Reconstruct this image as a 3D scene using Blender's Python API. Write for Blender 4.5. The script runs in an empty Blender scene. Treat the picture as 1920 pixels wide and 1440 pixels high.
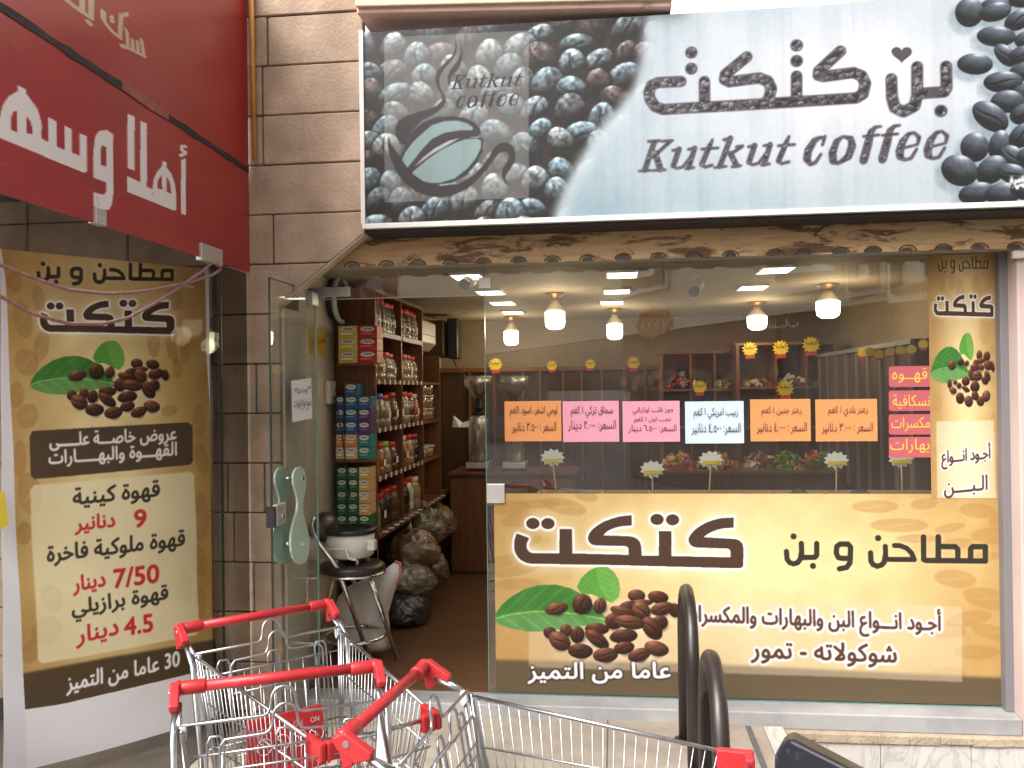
import bpy, bmesh, math, random
import numpy as np
from mathutils import Vector, Matrix

# ------------------------------------------------------------------ camera, sky, sun, exposure
SC = bpy.context.scene
COL = SC.collection
R = math.radians
F_PX, CAM_D, CAM_H = 1655.0, 4.60, 1.66
YAW, PITCH, ROLL = R(6.55), R(0.35), R(0.72)
_f = np.array([-math.sin(YAW) * math.cos(PITCH), math.cos(YAW) * math.cos(PITCH), math.sin(PITCH)])
_r0 = np.array([math.cos(YAW), math.sin(YAW), 0.0])
_u0 = np.cross(_r0, _f)
_r = math.cos(ROLL) * _r0 - math.sin(ROLL) * _u0
_u = math.sin(ROLL) * _r0 + math.cos(ROLL) * _u0
CAM = np.array([0.0, -CAM_D, CAM_H])

cd = bpy.data.cameras.new('camera')
cam = bpy.data.objects.new('camera', cd)
COL.objects.link(cam)
cd.sensor_width = 36.0
cd.lens = 36.0 * F_PX / 1920.0
cd.clip_start = 0.05
cd.clip_end = 2000.0
cam.matrix_world = Matrix(((_r[0], _u[0], -_f[0], CAM[0]), (_r[1], _u[1], -_f[1], CAM[1]),
                           (_r[2], _u[2], -_f[2], CAM[2]), (0, 0, 0, 1)))
SC.camera = cam

SUN_EL, SUN_AZ = R(48), R(220)        # azimuth clockwise from +Y (into the shop): high and veiled, behind the camera's left shoulder
w = bpy.data.worlds.new('World'); SC.world = w; w.use_nodes = True
nt = w.node_tree
sky = nt.nodes.new('ShaderNodeTexSky'); sky.sky_type = 'NISHITA'; sky.sun_disc = False
sky.sun_elevation = SUN_EL; sky.sun_rotation = SUN_AZ
sky.dust_density = 9.0; sky.air_density = 0.35; sky.ozone_density = 0.0
nt.nodes['Background'].inputs[1].default_value = 0.15
hs = nt.nodes.new('ShaderNodeHueSaturation'); hs.inputs['Saturation'].default_value = .40      # veiled white sky
nt.links.new(sky.outputs[0], hs.inputs['Color']); nt.links.new(hs.outputs[0], nt.nodes['Background'].inputs[0])
sl = bpy.data.lights.new('sun', 'SUN'); sl.energy = 0.75; sl.angle = R(50); sl.color = (1.0, 0.95, 0.88)
sun = bpy.data.objects.new('sun', sl); COL.objects.link(sun)
sd = Vector((math.sin(SUN_AZ) * math.cos(SUN_EL), math.cos(SUN_AZ) * math.cos(SUN_EL), math.sin(SUN_EL)))
sun.rotation_euler = sd.to_track_quat('Z', 'Y').to_euler()
SC.view_settings.view_transform = 'Standard'; SC.view_settings.look = 'None'
SC.view_settings.exposure = 1.05; SC.view_settings.gamma = 1.0
SC.render.engine = 'CYCLES'
SC.cycles.use_denoising = True
SC.cycles.max_bounces = 8; SC.cycles.transparent_max_bounces = 16
SC.cycles.caustics_reflective = False; SC.cycles.caustics_refractive = False
SC.cycles.sample_clamp_indirect = 4.0

# ------------------------------------------------------------------ rays of the photograph -> points on real planes
def ray(px, py):
    return _f * F_PX + _r * (px - 960.0) - _u * (py - 720.0)
def PY(px, py, Y):
    d = ray(px, py); return CAM + d * ((Y - CAM[1]) / d[1])
def PX(px, py, X):
    d = ray(px, py); return CAM + d * ((X - CAM[0]) / d[0])
def PZ(px, py, Zv):
    d = ray(px, py); return CAM + d * ((Zv - CAM[2]) / d[2])

class Plane:
    """vertical plane through ground point o, running along unit ground vector a; uv = metres along, height"""
    def __init__(s, o, a):
        s.o = np.array([o[0], o[1], 0.0]); a = np.array([a[0], a[1], 0.0]); s.a = a / np.linalg.norm(a)
        s.n = np.array([s.a[1], -s.a[0], 0.0])
        if np.dot(CAM - s.o, s.n) < 0: s.n = -s.n
    def uv(s, px, py):
        d = ray(px, py); t = np.dot(s.o - CAM, s.n) / np.dot(d, s.n); p = CAM + d * t
        return np.dot(p - s.o, s.a), p[2]
    def at(s, u, v, off=0.0):
        return s.o + s.a * u + np.array([0, 0, 1.0]) * v + s.n * off

# ------------------------------------------------------------------ materials
def lin(c):
    c = np.asarray(c, float) / 255.0
    return np.where(c <= 0.04045, c / 12.92, ((c + 0.055) / 1.055) ** 2.4)
def srgb(r, g, b): return tuple(float(x) for x in lin((r, g, b)))
MATS = {}
def mat(name, col=(.5, .5, .5), rough=.6, metal=0.0, spec=0.5, noise=0.0, nscale=8.0, bump=0.0, bscale=40.0, coat=0.0,
        col2=None, c2scale=3.0, c2lo=.45, c2hi=.62, stretch=None, emit=0.0, ecol=None, detail=5):
    if name in MATS: return MATS[name]
    m = bpy.data.materials.new(name); m.use_nodes = True; MATS[name] = m
    N = m.node_tree.nodes; L = m.node_tree.links; b = N['Principled BSDF']
    b.inputs['Base Color'].default_value = (*col, 1); b.inputs['Roughness'].default_value = rough
    b.inputs['Metallic'].default_value = metal; b.inputs['Specular IOR Level'].default_value = spec
    b.inputs['Coat Weight'].default_value = coat
    if emit:
        b.inputs['Emission Color'].default_value = (*(ecol or col), 1); b.inputs['Emission Strength'].default_value = emit
    tc = N.new('ShaderNodeTexCoord'); vec = tc.outputs['Object']
    if stretch:
        mp = N.new('ShaderNodeMapping'); mp.inputs['Scale'].default_value = stretch
        L.new(vec, mp.inputs[0]); vec = mp.outputs[0]
    last = None
    if col2 is not None:
        n = N.new('ShaderNodeTexNoise'); n.inputs['Scale'].default_value = c2scale; n.inputs['Detail'].default_value = detail
        n.inputs['Roughness'].default_value = .65; L.new(vec, n.inputs['Vector'])
        cr = N.new('ShaderNodeValToRGB'); cr.color_ramp.elements[0].position = c2lo; cr.color_ramp.elements[1].position = c2hi
        cr.color_ramp.elements[0].color = (*col, 1); cr.color_ramp.elements[1].color = (*col2, 1)
        L.new(n.outputs['Fac'], cr.inputs[0]); last = cr.outputs[0]
    if noise > 0:
        n = N.new('ShaderNodeTexNoise'); n.inputs['Scale'].default_value = nscale; n.inputs['Detail'].default_value = 6
        L.new(vec, n.inputs['Vector'])
        mr = N.new('ShaderNodeMapRange'); mr.inputs['From Min'].default_value = .3; mr.inputs['From Max'].default_value = .7
        mr.inputs['To Min'].default_value = 1 - noise; mr.inputs['To Max'].default_value = 1 + noise
        L.new(n.outputs['Fac'], mr.inputs[0])
        mx = N.new('ShaderNodeMix'); mx.data_type = 'RGBA'; mx.blend_type = 'MULTIPLY'; mx.inputs[0].default_value = 1
        if last: L.new(last, mx.inputs[6])
        else: mx.inputs[6].default_value = (*col, 1)
        L.new(mr.outputs[0], mx.inputs[7]); last = mx.outputs[2]
    if last: L.new(last, b.inputs['Base Color'])
    if bump > 0:
        n = N.new('ShaderNodeTexNoise'); n.inputs['Scale'].default_value = bscale; n.inputs['Detail'].default_value = 4
        L.new(vec, n.inputs['Vector'])
        bp = N.new('ShaderNodeBump'); bp.inputs['Strength'].default_value = bump; bp.inputs['Distance'].default_value = .01
        L.new(n.outputs['Fac'], bp.inputs['Height']); L.new(bp.outputs[0], b.inputs['Normal'])
    return m

def glass_mat(name, tint=(1, 1, 1), ior=1.5, rough=0.0, milky=0.0, mcol=(.6, .75, .7), dust_haze=0.0):
    if name in MATS: return MATS[name]
    m = bpy.data.materials.new(name); m.use_nodes = True; MATS[name] = m
    N = m.node_tree.nodes; L = m.node_tree.links; N.remove(N['Principled BSDF'])
    out = [n for n in N if n.type == 'OUTPUT_MATERIAL'][0]
    t = N.new('ShaderNodeBsdfTransparent'); t.inputs[0].default_value = (*tint, 1)
    g = N.new('ShaderNodeBsdfGlossy'); g.inputs['Roughness'].default_value = rough; g.inputs[0].default_value = (1, 1, 1, 1)
    fr = N.new('ShaderNodeFresnel'); ge = N.new('ShaderNodeNewGeometry'); io = N.new('ShaderNodeMapRange')   # thin pane: both sides reflect alike
    io.inputs['To Min'].default_value = ior; io.inputs['To Max'].default_value = 1 / ior
    L.new(ge.outputs['Backfacing'], io.inputs['Value']); L.new(io.outputs[0], fr.inputs[0])
    mx = N.new('ShaderNodeMixShader'); base = t.outputs[0]
    if milky or dust_haze:  # diffuse share of the pane: dirt, and a hazy veil painted in
        d = N.new('ShaderNodeBsdfDiffuse'); d.inputs[0].default_value = (*mcol, 1)
        m2 = N.new('ShaderNodeMixShader'); m2.inputs[0].default_value = milky
        if dust_haze:
            tc = N.new('ShaderNodeTexCoord'); n = N.new('ShaderNodeTexNoise'); n.inputs['Scale'].default_value = 2.5
            n.inputs['Detail'].default_value = 8; mr = N.new('ShaderNodeMapRange')
            mr.inputs['From Min'].default_value = .4; mr.inputs['From Max'].default_value = .8
            mr.inputs['To Min'].default_value = milky; mr.inputs['To Max'].default_value = milky + dust_haze
            L.new(tc.outputs['Object'], n.inputs['Vector']); L.new(n.outputs['Fac'], mr.inputs[0]); L.new(mr.outputs[0], m2.inputs[0])
        L.new(t.outputs[0], m2.inputs[1]); L.new(d.outputs[0], m2.inputs[2]); base = m2.outputs[0]
    L.new(fr.outputs[0], mx.inputs[0]); L.new(base, mx.inputs[1]); L.new(g.outputs[0], mx.inputs[2])
    L.new(mx.outputs[0], out.inputs[0])
    return m

def print_mat(name, rough=.5, spec=.3, weave=0.0):
    if name in MATS: return MATS[name]
    m = bpy.data.materials.new(name); m.use_nodes = True; MATS[name] = m
    N = m.node_tree.nodes; L = m.node_tree.links; b = N['Principled BSDF']
    a = N.new('ShaderNodeAttribute'); a.attribute_name = 'ink'; L.new(a.outputs['Color'], b.inputs['Base Color'])
    b.inputs['Roughness'].default_value = rough; b.inputs['Specular IOR Level'].default_value = spec
    if weave:
        tc = N.new('ShaderNodeTexCoord'); n = N.new('ShaderNodeTexNoise'); n.inputs['Scale'].default_value = 5
        L.new(tc.outputs['Object'], n.inputs['Vector']); bp = N.new('ShaderNodeBump'); bp.inputs['Strength'].default_value = weave
        bp.inputs['Distance'].default_value = .02; L.new(n.outputs['Fac'], bp.inputs['Height']); L.new(bp.outputs[0], b.inputs['Normal'])
    return m

def wood_mat(name, c1, c2, axis='X', scale=6.0, rough=.5, burn=None, spec=.4, bump=.15):
    if name in MATS: return MATS[name]
    m = bpy.data.materials.new(name); m.use_nodes = True; MATS[name] = m
    N = m.node_tree.nodes; L = m.node_tree.links; b = N['Principled BSDF']
    tc = N.new('ShaderNodeTexCoord'); mp = N.new('ShaderNodeMapping')
    s = {'X': (1.2, 14, 14), 'Y': (14, 1.2, 14), 'Z': (14, 14, 1.2)}[axis]; mp.inputs['Scale'].default_value = [q * scale / 6 for q in s]
    L.new(tc.outputs['Object'], mp.inputs[0])
    n = N.new('ShaderNodeTexNoise'); n.inputs['Scale'].default_value = 2.2; n.inputs['Detail'].default_value = 8
    n.inputs['Distortion'].default_value = 1.2; L.new(mp.outputs[0], n.inputs['Vector'])
    cr = N.new('ShaderNodeValToRGB'); cr.color_ramp.elements[0].position = .32; cr.color_ramp.elements[1].position = .68
    cr.color_ramp.elements[0].color = (*c1, 1); cr.color_ramp.elements[1].color = (*c2, 1); L.new(n.outputs['Fac'], cr.inputs[0])
    last = cr.outputs[0]
    if burn:
        mp2 = N.new('ShaderNodeMapping'); mp2.inputs['Scale'].default_value = (2.2, 9, 9); L.new(tc.outputs['Object'], mp2.inputs[0])
        n2 = N.new('ShaderNodeTexNoise'); n2.inputs['Scale'].default_value = 1.6; n2.inputs['Detail'].default_value = 7; n2.inputs['Roughness'].default_value = .7
        n2.inputs['Distortion'].default_value = .6
        L.new(mp2.outputs[0], n2.inputs['Vector'])
        c2r = N.new('ShaderNodeValToRGB'); c2r.color_ramp.elements[0].position = .505; c2r.color_ramp.elements[1].position = .575
        c2r.color_ramp.elements[0].color = (0, 0, 0, 1); c2r.color_ramp.elements[1].color = (.85, .85, .85, 1); L.new(n2.outputs['Fac'], c2r.inputs[0])
        mx = N.new('ShaderNodeMix'); mx.data_type = 'RGBA'; L.new(c2r.outputs[0], mx.inputs[0]); L.new(last, mx.inputs[6])
        mx.inputs[7].default_value = (*burn, 1); last = mx.outputs[2]
    L.new(last, b.inputs['Base Color']); b.inputs['Roughness'].default_value = rough; b.inputs['Specular IOR Level'].default_value = spec
    bp = N.new('ShaderNodeBump'); bp.inputs['Strength'].default_value = bump; bp.inputs['Distance'].default_value = .004
    L.new(n.outputs['Fac'], bp.inputs['Height']); L.new(bp.outputs[0], b.inputs['Normal'])
    return m

# ------------------------------------------------------------------ mesh builder
class MB:
    def __init__(s): s.v = []; s.f = []; s.m = []; s.sm = []
    def add(s, V, F, mi=0, smooth=False):
        o = len(s.v); s.v.extend([tuple(map(float, p)) for p in V])
        for f in F: s.f.append([i + o for i in f]); s.m.append(mi); s.sm.append(smooth)
        return s
    def box(s, x0, x1, y0, y1, z0, z1, mi=0):
        V = [(x, y, z) for x in (x0, x1) for y in (y0, y1) for z in (z0, z1)]
        return s.add(V, [(0, 1, 3, 2), (4, 6, 7, 5), (0, 4, 5, 1), (2, 3, 7, 6), (0, 2, 6, 4), (1, 5, 7, 3)], mi)
    def obox(s, c, ax, ay, az, mi=0):
        c, ax, ay, az = map(np.asarray, (c, ax, ay, az))
        V = [c + ax * i + ay * j + az * k for i in (-1, 1) for j in (-1, 1) for k in (-1, 1)]
        return s.add(V, [(0, 1, 3, 2), (4, 6, 7, 5), (0, 4, 5, 1), (2, 3, 7, 6), (0, 2, 6, 4), (1, 5, 7, 3)], mi)
    def tube(s, pts, r, n=8, mi=0, caps=True, closed=False):
        P = [np.asarray(p, float) for p in pts]; k = len(P)
        rs = r if hasattr(r, '__len__') else [r] * k
        rings = []; prev = None
        for i in range(k):
            a = P[(i - 1) % k] if (i > 0 or closed) else P[i]
            b = P[(i + 1) % k] if (i < k - 1 or closed) else P[i]
            t = b - a; t = t / (np.linalg.norm(t) + 1e-12)
            if prev is None:
                h = np.array([0, 0, 1.0]) if abs(t[2]) < .9 else np.array([1.0, 0, 0])
                x = np.cross(t, h)
            else: x = prev - t * np.dot(prev, t)
            x = x / (np.linalg.norm(x) + 1e-12); prev = x; y = np.cross(t, x)
            rings.append([P[i] + rs[i] * (x * math.cos(2 * math.pi * j / n) + y * math.sin(2 * math.pi * j / n)) for j in range(n)])
        V = [q for g in rings for q in g]; F = []
        for i in range(k if closed else k - 1):
            i2 = (i + 1) % k
            for j in range(n): F.append((i * n + j, i * n + (j + 1) % n, i2 * n + (j + 1) % n, i2 * n + j))
        s.add(V, F, mi, True)
        if caps and not closed:
            o = len(s.v) - len(V)
            s.f.append([o + j for j in range(n)][::-1]); s.m.append(mi); s.sm.append(False)
            s.f.append([o + (k - 1) * n + j for j in range(n)]); s.m.append(mi); s.sm.append(False)
        return s
    def lathe(s, c, prof, n=16, mi=0, smooth=True, sq=0.0):
        """prof = [(r, z)...]; sq squares the outline"""
        V = []; F = []
        for r, z in prof:
            for j in range(n):
                a = 2 * math.pi * (j + .5) / n; k = 1.0
                if sq: k = 1 / max(abs(math.cos(a)), abs(math.sin(a))) ** sq
                V.append((c[0] + r * k * math.cos(a), c[1] + r * k * math.sin(a), c[2] + z))
        m = len(prof)
        for i in range(m - 1):
            for j in range(n): F.append((i * n + j, i * n + (j + 1) % n, (i + 1) * n + (j + 1) % n, (i + 1) * n + j))
        s.add(V, F, mi, smooth); o = len(s.v) - len(V)
        if prof[0][0] > 1e-6: s.f.append([o + j for j in range(n)][::-1]); s.m.append(mi); s.sm.append(False)
        if prof[-1][0] > 1e-6: s.f.append([o + (m - 1) * n + j for j in range(n)]); s.m.append(mi); s.sm.append(False)
        return s
    def prism(s, poly, fn, t0, t1, mi=0):
        """poly [(a,b)], fn(a,b,t)->xyz, extruded t0..t1"""
        n = len(poly); V = [fn(a, b, t0) for a, b in poly] + [fn(a, b, t1) for a, b in poly]
        F = [list(range(n))[::-1], [n + i for i in range(n)]] + [(i, (i + 1) % n, n + (i + 1) % n, n + i) for i in range(n)]
        return s.add(V, F, mi)
    def ball(s, c, rx, ry, rz, n=14, m=9, mi=0, jit=0.0, rng=None):
        V = []; F = []
        for i in range(m + 1):
            ph = math.pi * i / m
            for j in range(n):
                a = 2 * math.pi * j / n; k = 1 + (rng.uniform(-jit, jit) if (jit and 0 < i < m) else 0)
                V.append((c[0] + rx * k * math.sin(ph) * math.cos(a), c[1] + ry * k * math.sin(ph) * math.sin(a), c[2] + rz * k * math.cos(ph)))
        for i in range(m):
            for j in range(n): F.append((i * n + j, (i + 1) * n + j, (i + 1) * n + (j + 1) % n, i * n + (j + 1) % n))
        return s.add(V, F, mi, True)
    def lump(s, c, rx, ry, rz, amp, seed, n=40, m=26, freq=2.2, sag=0.0):
        """soft irregular bag: a ball pushed in and out by noise, creased and sagging"""
        from mathutils import noise as nz
        V = []; F = []
        for i in range(m + 1):
            ph = math.pi * i / m
            for j in range(n):
                a = 2 * math.pi * j / n; d = Vector((math.sin(ph) * math.cos(a), math.sin(ph) * math.sin(a), math.cos(ph)))
                q = d * freq + Vector((seed * 3.7, seed * 1.3, 0))
                k = 1 + amp * nz.noise(q) + amp * .55 * (1 - 2 * abs(nz.noise(q * 2.3))) + amp * .28 * (1 - 2 * abs(nz.noise(q * 5.1)))
                z = d.z * rz * k
                if z < 0: z *= (1 - sag)
                V.append((c[0] + rx * k * d.x * (1 + sag * .3 * (1 - d.z)), c[1] + ry * k * d.y, c[2] + z))
        for i in range(m):
            for j in range(n): F.append((i * n + j, (i + 1) * n + j, (i + 1) * n + (j + 1) % n, i * n + (j + 1) % n))
        return s.add(V, F, 0, True)
    def build(s, name, mats, parent=None, bev=0.0, label=None, seg=2, smooth_angle=None):
        me = bpy.data.meshes.new(name)
        V = np.array(s.v)
        if parent is not None: V = V - np.array(parent.location)[None, :]
        me.from_pydata([tuple(p) for p in V], [], s.f)
        for m in (mats if isinstance(mats, (list, tuple)) else [mats]): me.materials.append(m)
        me.polygons.foreach_set('material_index', s.m); me.polygons.foreach_set('use_smooth', s.sm)
        bm = bmesh.new(); bm.from_mesh(me); bmesh.ops.recalc_face_normals(bm, faces=bm.faces); bm.to_mesh(me); bm.free()
        o = bpy.data.objects.new(name, me); COL.objects.link(o)
        if parent is not None: o.parent = parent
        if bev > 0:
            b = o.modifiers.new('bevel', 'BEVEL'); b.width = bev; b.segments = seg; b.limit_method = 'ANGLE'; b.angle_limit = R(40)
        if label: o['label'] = label
        return o

def child(parent_obj, mb, name, mats, bev=0.0, label=None):
    """sub-part of a part: parts keep their origin at the thing's origin"""
    thingo = parent_obj.parent if parent_obj.parent else parent_obj
    o = mb.build(name, mats, None, bev, label)
    o.data.transform(Matrix.Translation(-thingo.location)); o.parent = parent_obj
    return o
def thing(name, label, cat, loc=(0, 0, 0), group=None):
    o = bpy.data.objects.new(name, None); COL.objects.link(o); o.location = tuple(float(q) for q in loc)
    o.empty_display_size = .1; o['label'] = label; o['category'] = cat
    if group: o['group'] = group
    return o
def tag(o, label, cat, group=None):
    o['label'] = label; o['category'] = cat
    if group: o['group'] = group
    return o
def struct(o): o['kind'] = 'structure'; return o
def copy_thing(root, delta, label, group=None):
    c = root.copy(); COL.objects.link(c); c.location = root.location + Vector(delta); c['label'] = label
    if group: c['group'] = group
    for ch in list(root.children):
        k = ch.copy(); COL.objects.link(k); k.parent = c
        for g in list(ch.children):
            h = g.copy(); COL.objects.link(h); h.parent = k
    return c

# ------------------------------------------------------------------ arabic shaping and lettering
_iso = {'ء': 'FE80 1', 'آ': 'FE81 2', 'أ': 'FE83 2', 'ؤ': 'FE85 2', 'إ': 'FE87 2', 'ئ': 'FE89 4', 'ا': 'FE8D 2', 'ب': 'FE8F 4', 'ة': 'FE93 2',
        'ت': 'FE95 4', 'ث': 'FE99 4', 'ج': 'FE9D 4', 'ح': 'FEA1 4', 'خ': 'FEA5 4', 'د': 'FEA9 2', 'ذ': 'FEAB 2', 'ر': 'FEAD 2', 'ز': 'FEAF 2',
        'س': 'FEB1 4', 'ش': 'FEB5 4', 'ص': 'FEB9 4', 'ض': 'FEBD 4', 'ط': 'FEC1 4', 'ظ': 'FEC5 4', 'ع': 'FEC9 4', 'غ': 'FECD 4', 'ف': 'FED1 4',
        'ق': 'FED5 4', 'ك': 'FED9 4', 'ل': 'FEDD 4', 'م': 'FEE1 4', 'ن': 'FEE5 4', 'ه': 'FEE9 4', 'و': 'FEED 2', 'ى': 'FEEF 2', 'ي': 'FEF1 4'}
def shape_arabic(t):
    t = t.replace('لا', '\ufefb').replace('لأ', '\ufef7')
    def info(c):
        if c == '\u0640': return (None, 4)
        if c in '\ufefb\ufef7': return (ord(c), 2)
        if c in _iso: a, k = _iso[c].split(); return (int(a, 16), int(k))
        return (None, 0)
    out = []
    for i, c in enumerate(t):
        code, k = info(c)
        pj = i > 0 and info(t[i - 1])[1] == 4 and k in (2, 4)
        nj = k == 4 and i + 1 < len(t) and info(t[i + 1])[1] in (2, 4)
        if code is None: out.append(c); continue
        if k == 4: out.append(chr(code + (3 if pj and nj else 1 if pj else 2 if nj else 0)))
        else: out.append(chr(code + (1 if pj else 0)))
    vis = out[::-1]; res = []; run = []
    for c in vis:
        if c.isdigit() or (c in './,٫' and run): run.append(c)
        else: res += run[::-1]; run = []; res.append(c)
    res += run[::-1]
    return ''.join(res)
_tc = {}; _gc = {}
from mathutils.geometry import delaunay_2d_cdt
def _outline(body):
    """outline points and edges of a line of text"""
    cu = bpy.data.curves.new('tmp', 'FONT'); cu.body = body; cu.resolution_u = 3; cu.fill_mode = 'NONE'
    o = bpy.data.objects.new('tmp', cu); COL.objects.link(o)
    dg = bpy.context.evaluated_depsgraph_get(); me = bpy.data.meshes.new_from_object(o.evaluated_get(dg))
    V = np.array([(v.co.x, v.co.y) for v in me.vertices]).reshape(-1, 2); E = [tuple(e.vertices) for e in me.edges]
    bpy.data.objects.remove(o); bpy.data.curves.remove(cu); bpy.data.meshes.remove(me)
    return V, E
def _glyph(c):
    """one letter filled by the nonzero winding rule, and its advance"""
    if c in _gc: return _gc[c]
    if '|' not in _gc: _gc['|'] = None; _gc['|'] = (_outline('|')[0][:, 0].max(), )
    adv = _outline(c + '|')[0][:, 0].max() - _gc['|'][0]
    if c == ' ': _gc[c] = (np.zeros((0, 2)), np.zeros((0, 3), int), adv); return _gc[c]
    V, E = _outline(c)
    # loops -> directed edges
    nb = {}
    for p, q in E: nb.setdefault(p, []).append(q); nb.setdefault(q, []).append(p)
    seen = set(); D = []
    for s0 in range(len(V)):
        if s0 in seen or s0 not in nb: continue
        loop = [s0]; seen.add(s0); nxt = s0 + 1 if (s0 + 1) in nb[s0] else nb[s0][0]
        while nxt not in seen:
            loop.append(nxt); seen.add(nxt); o = [k for k in nb[nxt] if k not in seen]
            if not o: break
            nxt = o[0]
        D += [(loop[i], loop[(i + 1) % len(loop)]) for i in range(len(loop))]
    r = delaunay_2d_cdt([Vector(p) for p in V], D, [], 0, 1e-5)
    W = np.array([(p.x, p.y) for p in r[0]]); T = np.array([list(t) for t in r[2] if len(t) == 3])
    A = V[[d[0] for d in D]]; B = V[[d[1] for d in D]]; C = W[T].mean(1); keep = []
    for x, y in C:
        up = (A[:, 1] <= y) & (B[:, 1] > y); dn = (A[:, 1] > y) & (B[:, 1] <= y)
        side = (B[:, 0] - A[:, 0]) * (y - A[:, 1]) - (x - A[:, 0]) * (B[:, 1] - A[:, 1])
        keep.append((np.sum(up & (side > 0)) - np.sum(dn & (side < 0))) != 0)
    _gc[c] = (W, T[np.array(keep)], adv); return _gc[c]
def glyphs(text, bold=0.0, res=3):
    """flat triangulated outline of a line of text: (n,2) points, triangles; bbox scaled to 0..1 x 0..1"""
    if text in _tc: return _tc[text]
    s = shape_arabic(text) if any('\u0600' <= c <= '\u06ff' for c in text) else text
    x = 0.0; Vs = []; Ts = []; n = 0
    for c in s:
        V, T, adv = _glyph(c)
        if len(V): Vs.append(V + np.array((x, 0))); Ts.append(T + n); n += len(V)
        x += adv
    V = np.concatenate(Vs); T = np.concatenate(Ts); lo = V.min(0); hi = V.max(0)
    _tc[text] = ((V - lo) / (hi - lo), T); return _tc[text]
def text_px(V, L, Rr, h, lean=0.0):
    """0..1 text box -> photo pixels: bottom-left L, bottom-right Rr, height h px upward"""
    L = np.array(L, float); Rr = np.array(Rr, float)
    return L[None, :] + V[:, :1] * (Rr - L)[None, :] + V[:, 1:] * np.array([lean, -h])[None, :]
def lettering(name, parent, plane, text, L, Rr, h, material, off=.003, bold=0.0, res=3, sub=False):
    V, T = glyphs(text, bold, res); P = text_px(V, L, Rr, h)
    mb = MB(); mb.add([plane.at(*plane.uv(x, y), off) for x, y in P], [tuple(t) for t in T])
    o = (child(parent, mb, name, material) if sub else mb.build(name, material, parent)); return o

# ------------------------------------------------------------------ printed artwork: numpy canvas -> inked vertex grid
def smooth_noise(h, w, cell, rng, octs=3):
    out = np.zeros((h, w)); amp = 1.0; tot = 0
    for o in range(octs):
        gh, gw = max(2, int(h / cell) + 2), max(2, int(w / cell) + 2); g = rng.random((gh, gw))
        y = np.linspace(0, gh - 1.001, h); x = np.linspace(0, gw - 1.001, w); yi = y.astype(int); xi = x.astype(int)
        fy = (y - yi)[:, None]; fx = (x - xi)[None, :]; fy = fy * fy * (3 - 2 * fy); fx = fx * fx * (3 - 2 * fx)
        a = g[yi][:, xi]; b = g[yi][:, xi + 1]; c = g[yi + 1][:, xi]; d = g[yi + 1][:, xi + 1]
        out += amp * ((a * (1 - fx) + b * fx) * (1 - fy) + (c * (1 - fx) + d * fx) * fy); tot += amp; amp *= .5; cell = max(2, cell / 2)
    return out / tot
def blur(m, r):
    r = max(1, int(r)); out = m.astype(float)
    for _ in range(2):
        for ax in (0, 1):
            c = np.cumsum(np.pad(out, [(r + 1, r) if a == ax else (0, 0) for a in (0, 1)], mode='edge'), axis=ax)
            n = out.shape[ax]
            out = (np.take(c, np.arange(2 * r + 1, 2 * r + 1 + n), axis=ax) - np.take(c, np.arange(0, n), axis=ax)) / (2 * r + 1)
    return out
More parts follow.
